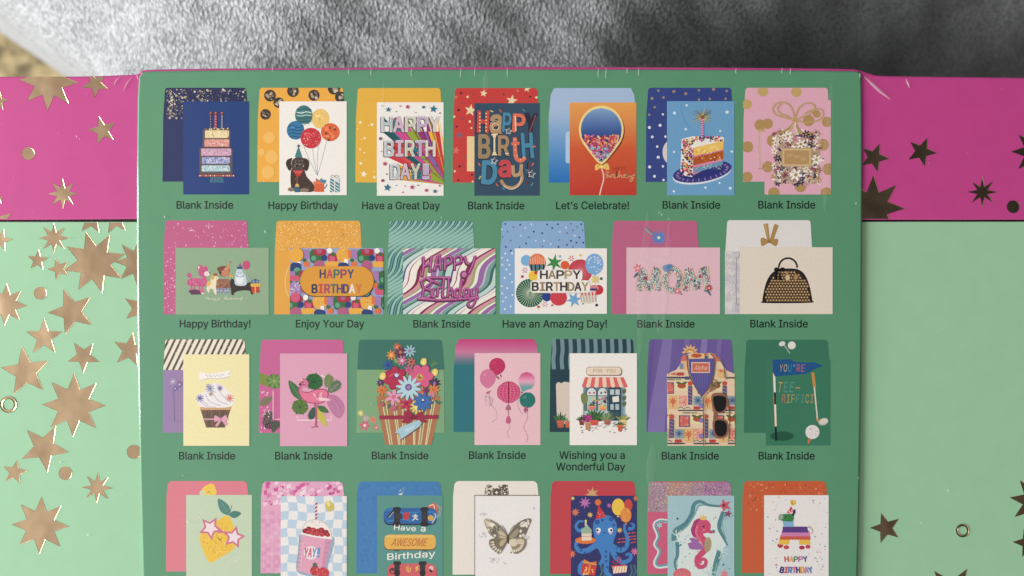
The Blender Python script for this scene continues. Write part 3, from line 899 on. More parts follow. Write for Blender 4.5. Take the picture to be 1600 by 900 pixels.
for x, y, a, c in ((990, 218, 60, (204, 92, 84)), (934, 220, 20, (210, 190, 120)), (856, 560, 60, ORG), (858, 644, -60, (206, 196, 110)), (968, 690, 50, (206, 90, 80)), (1010, 716, 40, BLU), (1196, 560, -50, ORG), (1160, 598, 0, BLU), (1192, 688, -60, (80, 150, 170)), (1206, 446, 0, ORG), (1140, 214, 45, BLU), (1030, 490, 0, (220, 210, 190))):
    line(x - 11 * math.cos(R(a)), y - 11 * math.sin(R(a)), x + 11 * math.cos(R(a)), y + 11 * math.sin(R(a)), 8, c)
done()

# ---- card 5: big confetti balloon
V(850, 120, 4.0906)
def sky_(t): 
    a, b_ = (166, 190, 220), (30, 112, 186); t = max(0, min(1, (t - .25) / .75)); return tuple(a[i] + (b_[i] - a[i]) * t for i in range(3))
envelope('blue envelope fading from pale to deep', 30, 72, 590, 676, sky_, 260)
M('lining'); rrect(138, 350, 190, 552, 16, (176, 204, 230))
card('orange card with a large confetti balloon', 164, 164, 590, 757, None, ((0, (232, 160, 78)), (.22, (222, 138, 72)), (.5, (208, 88, 46)), (1, (190, 52, 42))))
M('balloon')
def drop(cx, cy, rx, ry, tipx, tipy):
    pts = [(cx + rx * math.cos(R(a)), cy + ry * math.sin(R(a))) for a in range(160, 381, 10)]
    return pts + [(cx + rx * .80, cy + ry * .62), (cx + rx * .36, tipy - 50), (tipx, tipy), (cx - rx * .36, tipy - 50), (cx - rx * .80, cy + ry * .62)]
blob(drop(376, 344, 140, 152, 372, 566), (120, 52, 40), 2)
blob(drop(366, 336, 143, 152, 366, 562), (238, 214, 142), 2)
inner = drop(366, 338, 130, 138, 366, 542)
pen.z += DZ
pen_c = lambda y: tuple((130, 166, 206)[i] + ((52, 80, 146)[i] - (130, 166, 206)[i]) * max(0, min(1, (y - 200) / 170)) for i in range(3))
for k in range(18):
    y0, y1 = 200 + 10 * k, 210 + 10 * k
    hw = lambda y: 130 * math.sqrt(max(0, 1 - ((y - 338) / 138) ** 2))
    _emit([(366 - hw(y0), y0), (366 + hw(y0), y0), (366 + hw(y1), y1), (366 - hw(y1), y1)], [pen_c(y0), pen_c(y0), pen_c(y1), pen_c(y1)], False)
poly([(238, 378), (494, 378), (482, 404), (410, 498), (366, 540), (322, 498), (250, 404)], (70, 60, 110))
bulk()
for k in range(420):
    y = random.uniform(374, 536)
    t = (y - 374) / 166; hw_ = 124 * (1 - t) ** .72
    c = random.choice(((214, 70, 120), (196, 54, 74), (226, 140, 90), (206, 100, 160), (230, 190, 130), (150, 60, 110), (200, 70, 60))) if y < 446 else random.choice(((150, 190, 210), (90, 130, 160), (206, 90, 120), (190, 200, 206), (200, 130, 170), (110, 90, 140), (190, 60, 90)))
    _x = 366 + random.uniform(-hw_, hw_)
    ell(_x, y, random.uniform(5, 10), random.uniform(5, 9), c, random.uniform(0, 90), 8)
bulk(False)
M('balloon_ribbon')
stroke([(366, 578), (378, 620), (380, 660), (366, 710), (356, 756)], 8, (240, 196, 182))
blob([(366, 574), (338, 556), (326, 576), (330, 598), (352, 588)], (234, 196, 96), 4); blob([(368, 574), (396, 554), (412, 562), (416, 594), (388, 590)], (234, 196, 96), 4); circ(367, 574, 10, (246, 214, 120)); line(340, 566, 352, 590, 3, (190, 130, 60)); line(404, 566, 390, 588, 3, (190, 130, 60))
M('lettering'); letters('HAPPY', 440, 524, 598, 22, ((150, 60, 34),), .0, .2)
GB = (214, 166, 120)
stroke([(396, 610), (392, 645), (394, 612), (414, 610), (398, 628), (416, 634), (394, 645)], 5, GB); stroke([(422, 644), (424, 626), (430, 642), (438, 624), (450, 626), (446, 644), (462, 640), (466, 600), (464, 644), (478, 628)], 5, GB)
stroke([(482, 602), (480, 642), (492, 624), (498, 644), (520, 626), (508, 628), (506, 644), (524, 636), (526, 606), (524, 644), (546, 628), (536, 634), (534, 646), (552, 632), (556, 644), (568, 630), (580, 626), (560, 668), (550, 660), (582, 632)], 4.5, GB)
done()

# ---- card 6: slice of cake on blue
envelope('dark blue envelope with white and gold dots', 650, 70, 1212, 672, (52, 70, 136), 250)
M('dot_pattern')
for x, y in ((730, 88), (830, 94), (906, 108), (990, 86), (1084, 80), (1168, 90), (690, 138), (764, 132), (990, 146), (1060, 142), (1160, 140), (708, 194), (672, 242), (760, 240)): circ(x, y, 8 if (x + y) % 3 else 10, (158, 140, 112), 10)
for x, y, r in ((760, 240, 7), (674, 324, 10), (742, 310, 10), (692, 384, 9), (776, 382, 8), (724, 446, 8), (730, 514, 10), (675, 576, 10), (760, 572, 8), (706, 636, 9), (764, 660, 8)): circ(x, y, r, (222, 226, 234), 10)
ell(800, 482, 42, 70, (214, 210, 204))
card('sky blue card with a slice of layer cake and sparkler', 786, 156, 1216, 757, (108, 162, 204))
M('dot_pattern')
for x, y, r in ((834, 232, 11), (912, 182, 8), (1170, 226, 12), (906, 335, 9), (1126, 346, 8), (830, 480, 8), (1200, 478, 9), (1122, 678, 8), (1032, 708, 9), (1190, 712, 11), (830, 732, 9)): star(x, y, r, (226, 236, 244), 6, .7)
stroke([(874, 170), (884, 240), (916, 308), (940, 330)], 4, (92, 146, 190))
M('plate'); ell(1010, 616, 190, 66, (222, 226, 232), -10, 40); ell(1012, 606, 190, 64, (48, 58, 130), -10, 40); 
for k in range(26):
    a = k * 14; ell(1012 + 160 * math.cos(R(a)), 606 + 50 * math.sin(R(a)) - 24 * math.cos(R(a)), 10, 4, (166, 120, 170), a, 8)
ell(1012, 604, 140, 42, (42, 50, 120), -10, 30)
M('cake_slice')
poly([(880, 398), (950, 380), (1146, 384), (1152, 402), (960, 452), (948, 640), (900, 632), (872, 600)], (238, 234, 228))
poly([(952, 448), (1150, 402), (1150, 530), (950, 632)], (210, 130, 160))
poly([(958, 452), (1148, 408), (1146, 464), (956, 506)], (238, 196, 96)); sprinkle(975, 440, 1140, 486, 40, ((226, 170, 70), (248, 220, 140)), 3, 7)
poly([(956, 516), (1146, 472), (1146, 520), (954, 566)], (178, 84, 30)); sprinkle(975, 500, 1138, 536, 30, ((206, 120, 50), (140, 60, 24)), 3, 7); sprinkle(975, 506, 1138, 530, 5, ((240, 220, 190),), 3, 5)
poly([(960, 584), (1144, 536), (1144, 560), (960, 616)], (110, 150, 184)); sprinkle(968, 562, 1138, 590, 60, ((160, 196, 214), (70, 96, 140), (206, 216, 220)), 3, 6, 'dash')
stroke([(952, 450), (1150, 404)], 8, (246, 238, 226), False); stroke([(954, 576), (1144, 530)], 7, (226, 150, 170), False)
bulk()
for k in range(150):
    x = random.uniform(882, 950); y = random.uniform(400, 630)
    dot(x, y, random.uniform(4, 7.5), random.choice(((206, 50, 66), (220, 130, 60), (50, 90, 60), (40, 56, 110), (200, 90, 150), (226, 180, 70), (120, 40, 60))))
bulk(False)
bulk()
for k in range(60):
    x = random.uniform(890, 1140); y = random.uniform(382, 410) + max(0, (1000 - x) * .12)
    dot(x, y, random.uniform(4, 8), random.choice(((206, 50, 66), (220, 130, 60), (50, 100, 60), (40, 66, 130), (200, 90, 150), (244, 240, 232))))
bulk(False)
M('sparkler'); 
for k in range(34):
    a = k * 10.6 + random.uniform(-4, 4); l = random.uniform(44, 82); c = random.choice(((206, 196, 130), (150, 140, 80), (120, 110, 70), (186, 190, 140)))
    stroke([(1014 + 8 * math.cos(R(a)), 258 + 8 * math.sin(R(a))), (1014 + l * math.cos(R(a)), 258 + l * math.sin(R(a)) * .82)], 3.5, c, False, 1.5)
circ(1014, 258, 13, (150, 86, 62)); rect(1004, 268, 1020, 380, (196, 96, 150)); 
for k in range(7): line(1004, 280 + 15 * k, 1020, 272 + 15 * k, 4, (230, 190, 216))
done()

# ---- card 7: gift on pink
V(1000, 120, 4.0906)
PK = (226, 172, 190)
envelope('pink envelope with gold dots', 658, 70, 1216, 670, PK, 260)
card('pink card with a jewelled present and gold bow', 796, 150, 1220, 752, PK)
M('dot_pattern'); clip(658, 72, 1219, 752)
for x, y, r in ((786, 92, 34), (1000, 96, 34), (684, 176, 32), (768, 308, 36), (816, 300, 34), (688, 448, 36), (816, 575, 36), (686, 640, 34), (856, 744, 38), (1026, 700, 38), (1192, 744, 38), (850, 408, 40), (1170, 434, 38), (1204, 590, 38), (1078, 280, 36), (1196, 288, 34), (1130, 238, 24)): circ(x, y, r, (196, 166, 104) if y < 200 else (180, 144, 92))
clip(); line(760, 340, 766, 590, 10, (206, 176, 146)); line(756, 588, 812, 588, 8, (190, 150, 130)); line(790, 350, 796, 560, 4, (232, 190, 200)); rect(754, 336, 800, 350, (196, 166, 110))
M('gift')
random.seed(21)
poly([(852, 352), (1000, 362), (1148, 350), (1152, 520), (1146, 686), (1000, 678), (854, 688), (860, 520)], (178, 152, 128))
bulk()
for k in range(330):
    x, y = random.uniform(852, 1150), random.uniform(352, 684)
    if 905 < x < 1098 and 455 < y < 575: continue
    c = random.choice(((236, 226, 214), (214, 196, 166), (176, 142, 92), (54, 56, 96), (150, 80, 100), (90, 76, 90), (206, 150, 160), (240, 234, 226), (226, 206, 190)))
    if random.random() < .4: flower(x, y, random.uniform(14, 24), 5, c, random.choice(((190, 150, 90), (60, 50, 70))), random.uniform(0, 70))
    else: leaf(x, y, random.uniform(0, 360), random.uniform(18, 34), random.uniform(10, 18), c)
bulk(False)
for x, y, r, c in ((944, 380, 34, (242, 236, 226)), (1028, 430, 34, (238, 230, 220)), (996, 626, 42, (244, 238, 230)), (1128, 530, 34, (240, 234, 226)), (868, 424, 24, (238, 228, 220)), (1062, 590, 24, (236, 226, 216)), (990, 396, 26, (206, 130, 150)), (1062, 366, 26, (40, 38, 56)), (1030, 672, 24, (48, 52, 96)), (880, 520, 24, (44, 50, 92)), (906, 584, 20, (50, 54, 96))): flower(x, y, r, 6, c, (176, 140, 90), 12)
rect(908, 456, 1096, 574, (196, 164, 116)); rect(914, 462, 1090, 568, (214, 186, 138)); rect(922, 470, 1082, 560, (184, 148, 98))
for k in range(3): text(('just', 'for', 'you')[k], 940 + k * 44, 975 + k * 44, 508 + 12 * k, 22, (214, 184, 138), 0)
M('gold_bow')
BW = (180, 144, 92)
for pts in ([(990, 280), (930, 262), (868, 240), (850, 200), (880, 168), (930, 166), (970, 200), (992, 280)], [(990, 280), (940, 250), (900, 236), (880, 200), (905, 172)], [(990, 280), (1010, 210), (1054, 172), (1100, 172), (1118, 200), (1090, 236), (1030, 260), (990, 282)], [(990, 280), (1060, 290), (1130, 282), (1170, 250), (1160, 210), (1110, 210), (1050, 236)]):
    stroke(pts, 10, BW); stroke(pts, 3, (214, 186, 138))
stroke([(990, 285), (950, 330), (900, 356), (870, 352)], 12, BW); stroke([(994, 285), (1010, 330), (1040, 360)], 11, BW); stroke([(990, 290), (970, 320), (952, 356)], 9, (206, 180, 130)); stroke([(996, 290), (992, 320), (1010, 366)], 8, (232, 222, 200))
done()
# ---- row 2, card 1: animal parade on sage
V(240, 335, 4.4444)
envelope('pink envelope flecked with white', 66, 42, 664, 694, (190, 92, 136), 240)
M('fleck'); clip_env()
sprinkle(84, 50, 656, 228, 62, ((226, 160, 190), (240, 206, 220), (214, 132, 170)), 4, 9, 'dash'); sprinkle(74, 228, 152, 684, 46, ((226, 160, 190), (240, 206, 220), (214, 132, 170)), 4, 9, 'dash')
card('sage green card with a parade of party animals', 153, 232, 800, 696, (140, 170, 136))
PKA = (196, 84, 132); WH2 = (226, 222, 206)
M('poodle')
blob([(240, 455), (275, 440), (330, 446), (358, 432), (372, 462), (356, 500), (300, 498), (250, 496), (232, 478)], PKA)
circ(345, 402, 34, PKA); circ(322, 372, 22, PKA); circ(360, 378, 18, PKA); poly([(308, 356), (322, 366), (310, 384)], (230, 226, 220)); ell(370, 412, 20, 17, (232, 214, 206)); dot(390, 405, 5, INK)
circ(248, 422, 17, PKA); line(256, 432, 262, 452, 5, PKA)
for x in (262, 284, 318, 338): line(x, 490, x, 540, 11, PKA); circ(x, 532, 16, (204, 100, 146)); ell(x + 4, 548, 9, 5, WH2)
poly([(240, 530), (282, 520), (320, 528), (332, 556), (262, 558)], (92, 58, 84)); ring(296, 462, 20, 26, 3, (226, 156, 186), 60, 300)
for k in range(18): circ(random.uniform(250, 360), random.uniform(444, 492), 6, (206, 104, 150), 8)
M('cat'); blob([(372, 500), (392, 470), (400, 440), (420, 430), (448, 436), (454, 462), (440, 490), (434, 512), (436, 545), (420, 545), (412, 520), (392, 518), (384, 545), (368, 520)], (232, 220, 190)); blob([(396, 440), (412, 428), (424, 440), (408, 456)], (222, 170, 80)); blob([(366, 480), (392, 462), (400, 480), (380, 500)], (226, 180, 96)); poly([(414, 408), (442, 408), (440, 426), (416, 426)], (160, 90, 60)); dot(436, 448, 3, INK); poly([(402, 432), (410, 416), (418, 430)], (222, 170, 80)); line(430, 540, 432, 556, 10, (232, 220, 190))
M('dog'); blob([(470, 430), (452, 400), (440, 375), (470, 360), (520, 362), (526, 400), (510, 428)], (122, 72, 52)); poly([(484, 384), (536, 330), (516, 400)], (206, 140, 108)); circ(532, 332, 7, (190, 110, 90)); rrect(470, 388, 526, 430, 14, (196, 128, 96)); ell(463, 405, 9, 7, (40, 32, 34))
rrect(436, 448, 528, 536, 20, (142, 92, 72)); blob([(444, 470), (500, 448), (530, 470), (524, 520), (440, 520)], (150, 100, 78)); sprinkle(440, 460, 524, 510, 24, ((120, 74, 56), (176, 120, 92)), 4, 7)
for x in (446, 470, 496, 516): rect(x - 9, 512, x + 9, 550, (132, 146, 176)); line(x - 9, 530, x + 9, 530, 4, (214, 206, 190))
M('dachshund'); blob([(530, 470), (545, 446), (580, 470), (630, 488), (670, 470), (690, 500), (690, 552), (676, 552), (664, 530), (600, 530), (560, 545), (555, 560), (540, 556), (536, 520)], (52, 42, 42)); ell(540, 430, 14, 10, (222, 178, 86)); circ(540, 436, 5, (180, 120, 50))
M('cat'); blob([(572, 402), (584, 376), (612, 374), (622, 400), (640, 430), (648, 470), (634, 494), (580, 494), (562, 474), (566, 430)], (196, 210, 220)); ell(597, 452, 26, 32, (226, 230, 232)); rect(580, 362, 616, 380, (54, 74, 140)); poly([(590, 362), (600, 336), (610, 362)], (150, 90, 120)); ring(600, 420, 28, 14, 4, (70, 120, 150), 0, 180); dot(590, 402, 3, INK); dot(606, 402, 3, INK); stroke([(640, 470), (660, 450), (648, 420)], 6, (160, 180, 200))
M('balloon'); ell(643, 352, 25, 32, (198, 74, 120)); stroke([(643, 384), (636, 410), (640, 436)], 2.5, (230, 220, 210))
M('gift'); rect(680, 498, 732, 544, (196, 56, 54)); rect(674, 480, 742, 502, (226, 178, 62)); line(706, 482, 706, 544, 8, (226, 178, 62)); ring(694, 466, 14, 10, 6, (70, 96, 170)); ring(716, 466, 14, 10, 6, (70, 96, 170)); dot(706, 452, 6, (60, 76, 130)); line(714, 540, 740, 534, 5, (60, 90, 70))
M('lettering'); SC = (206, 216, 192)
stroke([(356, 586), (372, 576), (366, 592), (384, 574), (380, 590), (396, 582), (404, 590), (414, 582), (420, 600), (428, 584), (436, 598), (446, 584), (458, 586), (452, 602)], 4, SC); stroke([(490, 590), (500, 574), (512, 578), (498, 586), (516, 590), (524, 582), (530, 590), (540, 574), (542, 590), (556, 582), (562, 590), (574, 574), (576, 590), (590, 584), (600, 590), (612, 576), (606, 600), (624, 572)], 4, SC)
done()

# ---- card 2: HAPPY BIRTHDAY on busy shapes
envelope('amber envelope with a glittered flap', 838, 44, 1450, 694, (226, 162, 60), 250)
M('glitter_flap'); clip_env()
sprinkle(852, 50, 1438, 248, 900, ((240, 190, 100), (206, 146, 60), (246, 206, 130), (226, 164, 70)), 2.5, 5); clip()
ring(985, 470, 72, 130, 4, (236, 214, 160), 110, 250)
card('bright patterned card lettered happy birthday in an amber capsule', 946, 234, 1596, 694, (150, 160, 196))
M('shape_pattern'); clip(946, 234, 1596, 694)
PAL = {'p': (208, 84, 120), 'r': (170, 40, 56), 'b': (36, 60, 120), 'g': (46, 108, 60), 'y': (232, 170, 60), 'o': (222, 112, 60), 'l': (160, 122, 176), 'w': (240, 236, 228), 's': (140, 166, 206), 't': (96, 160, 130), 'm': (176, 92, 130)}
def tile(dx, dy):
    rrect(1085 + dx, 240 + dy, 1180 + dx, 340 + dy, 30, PAL['g']); rrect(1112 + dx, 240 + dy, 1200 + dx, 285 + dy, 20, PAL['r']); circ(1150 + dx, 254 + dy, 18, PAL['m'])
    circ(1320 + dx, 282 + dy, 52, PAL['y']); sprinkle(1285 + dx, 245 + dy, 1355 + dx, 320 + dy, 40, ((246, 206, 120), (206, 140, 50)), 2, 4)
    rrect(1040 + dx, 245 + dy, 1084 + dx, 310 + dy, 10, PAL['l']); circ(1185 + dx, 302 + dy, 22, PAL['b']); circ(1112 + dx, 305 + dy, 18, PAL['t'])
    blob([(1215 + dx, 275 + dy), (1260 + dx, 268 + dy), (1275 + dx, 320 + dy), (1262 + dx, 345 + dy), (1218 + dx, 335 + dy)], PAL['r']); blob([(1222 + dx, 290 + dy), (1260 + dx, 296 + dy), (1252 + dx, 330 + dy), (1226 + dx, 326 + dy)], PAL['p'])
    circ(1150 + dx, 358 + dy, 40, PAL['m']); circ(1222 + dx, 252 + dy, 19, PAL['w']); rrect(994 + dx, 308 + dy, 1020 + dx, 360 + dy, 12, PAL['w']); circ(1245 + dx, 278 + dy, 14, PAL['g'])
    ell(1305 + dx, 362 + dy, 50, 26, PAL['b']); ell(1305 + dx, 372 + dy, 42, 18, PAL['s']); circ(1060 + dx, 345 + dy, 22, PAL['o']); circ(1048 + dx, 318 + dy, 14, PAL['g'])
    rrect(948 + dx, 335 + dy, 1026 + dx, 425 + dy, 26, PAL['b']); circ(996 + dx, 392 + dy, 24, PAL['t']); rect(1020 + dx, 250 + dy, 1042 + dx, 300 + dy, PAL['o']); rrect(1190 + dx, 326 + dy, 1290 + dx, 366 + dy, 16, PAL['y'])
for dx, dy in ((-330, 0), (0, 0), (330, 0), (-490, 190), (-165, 325), (165, 325), (495, 325), (-100, 150), (480, 150)): tile(dx, dy)
circ(990, 280, 50, PAL['y']); rrect(944, 470, 1020, 560, 30, PAL['l']); sprinkle(950, 475, 1016, 555, 40, ((226, 214, 232),), 2, 4); circ(985, 575, 34, PAL['p']); rrect(1536, 500, 1600, 560, 20, PAL['p']); circ(1580, 500, 26, PAL['g']); dot(1580, 500, 12, PAL['b']); rrect(944, 425, 1010, 462, 10, PAL['p']); circ(1056, 576, 18, PAL['w']); circ(1388, 572, 18, PAL['w'])
clip()
M('capsule'); rrect(1016, 362, 1532, 572, 100, (96, 62, 40)); rrect(1018, 360, 1528, 566, 100, (218, 152, 46))
M('lettering')
LP = ((70, 60, 90), (190, 70, 90), (60, 110, 110), (150, 60, 110), (50, 70, 120), (206, 110, 60), (240, 226, 200), (80, 60, 90))
letters('HAPPY', 1150, 1392, 442, 58, LP, .05, .2); letters('BIRTHDAY', 1096, 1444, 546, 60, ((40, 50, 90), (200, 70, 60), (170, 70, 110), (60, 110, 100), (90, 70, 120), (56, 64, 110), (240, 226, 210), (210, 120, 60)), .05, .16)
done()

# ---- card 3: purple script on waves
V(600, 335, 4.4444)
envelope('teal envelope with wavy stripes', 24, 46, 632, 694, (52, 108, 112), 250)
def wave(x, c, w, y0, y1, amp, lam, ph, lean=-1.0):
    n = 26
    stroke([(x + lean * (y - y0) + amp * math.sin((y - y0) / lam * 2 * math.pi + ph), y) for y in (y0 + (y1 - y0) * i / n for i in range(n + 1))], w, c, False)
M('wave_stripe'); clip_env()
for k in range(34):
    wave(-20 + k * 44, (148, 192, 178), 15, 40, 700, 44, 330, .6)
    wave(1 + k * 44, (120, 172, 162), 5, 40, 700, 44, 330, .6)
clip(); card('wavy striped card lettered happy birthday in purple script', 132, 236, 774, 692, (236, 230, 220))
M('wave_stripe'); clip(132, 236, 774, 692)
W_ = ((236, 230, 220), (128, 30, 70), (206, 150, 160), (150, 168, 92), (236, 232, 222), (150, 106, 164), (206, 190, 216), (120, 160, 152), (52, 104, 100), (190, 214, 204), (50, 70, 130), (232, 226, 220), (150, 40, 84), (238, 232, 222))
x = 90
for k in range(60):
    w = (16, 17, 22, 12, 18, 24, 9, 20, 16, 24, 7, 14, 5, 16)[k % 14]
    wave(x, W_[k % 14], w + 14, 226, 704, 48, 350, 2.6); x += w + 8
clip()
M('lettering')
def script(paths, w, c, hi, sh):
    for p in paths: stroke([(a - 4, b_ + 7) for a, b_ in p], w + 4, sh)
    for p in paths: stroke(p, w, c)
    for p in paths: stroke([(a - 3, b_ - 2) for a, b_ in p], w * .3, hi)
PC = ((150, 56, 122), (196, 120, 170), (84, 28, 62))
script([[(274, 292), (276, 360), (266, 430)], [(330, 288), (326, 350), (322, 400)], [(276, 360), (326, 340)],
        [(350, 392), (372, 300), (388, 290), (396, 384)], [(356, 352), (396, 348)],
        [(424, 296), (424, 388)], [(424, 300), (462, 292), (468, 330), (426, 350)], [(492, 292), (492, 386)], [(492, 298), (530, 288), (538, 326), (494, 346)],
        [(560, 288), (576, 336), (600, 344)], [(636, 286), (618, 350), (590, 410)]], 19, *PC)
script([[(262, 470), (276, 520), (268, 580)], [(252, 468), (300, 440), (326, 470), (286, 510), (330, 530), (316, 574), (232, 584)], [(346, 510), (342, 570), (360, 570)], [(372, 570), (378, 512), (396, 508)],
        [(420, 430), (408, 560), (426, 572)], [(386, 480), (300, 440), (470, 440)], [(452, 430), (446, 574)], [(446, 540), (468, 510), (480, 570)], [(528, 520), (500, 520), (496, 570), (526, 566)], [(544, 430), (528, 572), (544, 574)], [(590, 520), (564, 520), (558, 568), (586, 566)], [(592, 516), (590, 572)], [(610, 514), (612, 566), (640, 556)], [(650, 508), (640, 590), (610, 640), (586, 626), (600, 596), (658, 570)], [(232, 584), (420, 594), (660, 576)]], 17, *PC)
circ(556, 420, 30, PC[2]); circ(556, 417, 26, PC[0]); circ(556, 417, 14, (206, 150, 190)); circ(556, 417, 6, PC[0])
done()

# ---- card 4: balloons and fans on white
envelope('light blue envelope with scattered dots', 804, 46, 1404, 692, (134, 172, 212), 250)
M('dot_pattern')
for x, y, c in ((842, 66, 0), (946, 72, 0), (1024, 68, 1), (1132, 70, 0), (1208, 68, 0), (1298, 66, 2), (1370, 68, 0), (898, 88, 2), (982, 94, 1), (1168, 94, 0), (1340, 86, 2), (1264, 92, 1), (858, 120, 2), (1040, 120, 0), (1098, 130, 0), (1222, 122, 1), (1312, 112, 2), (1380, 110, 2), (820, 104, 1), (950, 148, 1), (1006, 158, 2), (1270, 130, 2), (1324, 148, 1), (1356, 160, 0), (824, 158, 2), (1054, 182, 1), (1110, 182, 1), (1298, 184, 0), (1336, 196, 0), (1384, 196, 0), (986, 202, 0), (880, 182, 2), (1216, 178, 2), (1270, 212, 0), (1212, 226, 0), (1158, 206, 1), (846, 226, 0), (880, 252, 0), (1100, 222, 2), (1310, 226, 2), (940, 226, 2)): circ(x, y, 6.5, ((40, 48, 96), (206, 220, 232), (110, 120, 140))[c], 9)
for x, y in ((842, 272), (820, 302), (856, 318), (822, 350), (850, 382), (890, 270), (838, 442), (876, 414), (818, 498), (856, 512), (822, 548), (888, 470), (848, 576), (826, 604), (840, 658), (880, 640), (892, 560), (870, 350)): star(x, y, 9, (220, 230, 240), 6, .6)
card('white card with paper fans and balloons lettered happy birthday', 908, 236, 1548, 690, WHITE)
def fan(x, y, r, c, c2, a0=0, a1=360, n=30):
    M('paper_fan'); ell(x, y, r, r, c, 0, 40, a0, a1)
    for k in range(n + 1):
        a = a0 + (a1 - a0) * k / n
        line(x + r * .08 * math.cos(R(a)), y + r * .08 * math.sin(R(a)), x + r * .98 * math.cos(R(a)), y + r * .98 * math.sin(R(a)), r * .035, c2)
fan(1015, 546, 99, (32, 92, 72), (176, 196, 170), n=32); circ(1015, 560, 14, (140, 150, 136))
fan(1362, 396, 84, (186, 36, 62), (226, 120, 130), n=34)
M('balloon')
circ(988, 320, 38, (120, 176, 222))
ell(1064, 338, 60, 66, (226, 116, 72))
for k in range(7): line(1016 + k * 16, 282 + abs(k - 3) * 8, 1018 + k * 16, 345, 4, (238, 206, 180))
poly([(1006, 348), (1122, 348), (1114, 378), (1092, 402), (1036, 402), (1014, 378)], (96, 130, 120))
for k in range(4): rect(1018 + k * 28, 346, 1030 + k * 28, 392, (30, 48, 100))
circ(1256, 352, 30, (222, 90, 48)); ell(1460, 346, 62, 74, (124, 172, 218)); sprinkle(1415, 290, 1505, 400, 34, ((220, 232, 240),), 3, 5); poly([(1462, 418), (1450, 440), (1474, 440)], (124, 172, 218))
circ(1036, 426, 34, (236, 196, 60)); circ(1130, 572, 32, (28, 58, 140)); ell(1212, 578, 58, 56, (206, 58, 72)); poly([(1165, 622), (1158, 640), (1180, 632)], (206, 58, 72)); circ(1488, 524, 34, (200, 40, 56))
ell(1418, 566, 62, 54, (222, 210, 200)); 
for k in range(6): line(1366 + k * 20, 560, 1372 + k * 20, 610, 7, (150, 190, 150) if k % 2 else (222, 150, 150))
for k in range(5): rect(1370 + k * 24, 540, 1382 + k * 24, 562, (206, 80, 90))
ell(1458, 512, 34, 22, (214, 130, 140)); rect(1424, 514, 1482, 528, (40, 60, 110)); poly([(1378, 612), (1372, 628), (1392, 622)], (120, 160, 120))
M('star_pattern'); star(1182, 336, 62, (52, 138, 66), 6, .36, 8); star(1318, 592, 56, (110, 168, 214), 6, .4, 20); star(1466, 452, 36, (226, 200, 120), 8, .5)
for x, y, c in ((978, 388, (214, 110, 140)), (1300, 306, (206, 70, 90)), (1116, 624, (222, 130, 150))):
    for k in range(6): a = k * 60; line(x + 7 * math.cos(R(a)), y + 7 * math.sin(R(a)), x + 22 * math.cos(R(a)), y + 22 * math.sin(R(a)), 5, c)
for x, y, r, c in ((960, 432, 10, (180, 60, 80)), (1362, 284, 9, (236, 200, 80)), (1220, 292, 9, (130, 180, 220)), (1508, 446, 10, (40, 100, 80)), (1476, 630, 10, (40, 44, 70)), (1072, 642, 10, (206, 90, 60)), (1054, 406, 12, (200, 60, 50))): circ(x, y, r, c, 10)
M('lettering'); rrect(1066, 384, 1378, 460, 22, WHITE); rrect(1018, 458, 1430, 544, 22, WHITE); stroke([(1024, 546), (1426, 546)], 3, (170, 150, 130), False)
GLD = ((60, 52, 50), (150, 130, 100), (70, 60, 54), (176, 152, 112))
letters('HAPPY', 1082, 1366, 446, 56, GLD, .05, .12); letters('BIRTHDAY', 1026, 1420, 530, 58, GLD, .05, .1)
done()

# ---- card 5: MOM in flowers
V(950, 335, 4.4444)
envelope('rose envelope with a blue flower', 22, 44, 634, 692, (188, 98, 134), 240)
M('flower'); stroke([(256, 96), (290, 130), (330, 150)], 8, (120, 176, 186)); stroke([(262, 90), (300, 120), (322, 140)], 7, (80, 130, 120)); flower(352, 162, 52, 14, (86, 130, 196), (170, 196, 170), 0, 11, .24); dot(354, 162, 7, (240, 236, 220))
card('pale pink card lettered mom in flower filled letters', 128, 230, 778, 692, (226, 186, 198))
M('lettering')
def fillet(paths, w):
    for p in paths: stroke(p, w + 13, (190, 140, 84), False)
    for p in paths: stroke(p, w + 5, (240, 226, 206), False)
    for p in paths: stroke(p, w - 1, (168, 188, 184), False)
    bulk()
    for p in paths:
        for i in range(len(p) - 1):
            (ax, ay), (bx, by) = p[i], p[i + 1]; l = math.hypot(bx - ax, by - ay); n = int(l * .7)
            for _ in range(n):
                t = random.random(); o_ = random.uniform(-.46, .46) * w; nx, ny = -(by - ay) / l, (bx - ax) / l
                x, y = ax + (bx - ax) * t + nx * o_, ay + (by - ay) * t + ny * o_
                leaf(x, y, random.uniform(0, 360), random.uniform(7, 14), random.uniform(4, 7), random.choice(((50, 70, 84), (232, 232, 226), (180, 40, 76), (44, 54, 90), (90, 136, 140), (70, 104, 96), (200, 100, 126), (206, 222, 216))))
    bulk(False)
fillet([[(216, 530), (236, 376)], [(238, 376), (282, 528)], [(288, 528), (338, 372)], [(342, 372), (352, 532)]], 34)
fillet([[(450 + 52 * math.cos(R(a)), 456 + 76 * math.sin(R(a))) for a in range(0, 361, 18)]], 32)
fillet([[(540, 530), (556, 376)], [(562, 376), (616, 520)], [(612, 520), (662, 368)], [(674, 362), (692, 530)]], 33)
M('flower'); flower(206, 374, 30, 6, (222, 110, 136), (240, 200, 170), 10); leaf(212, 400, 130, 54, 18, (70, 106, 124)); leaf(258, 430, 60, 34, 14, (160, 40, 76)); flower(256, 446, 14, 5, (160, 50, 84), None)
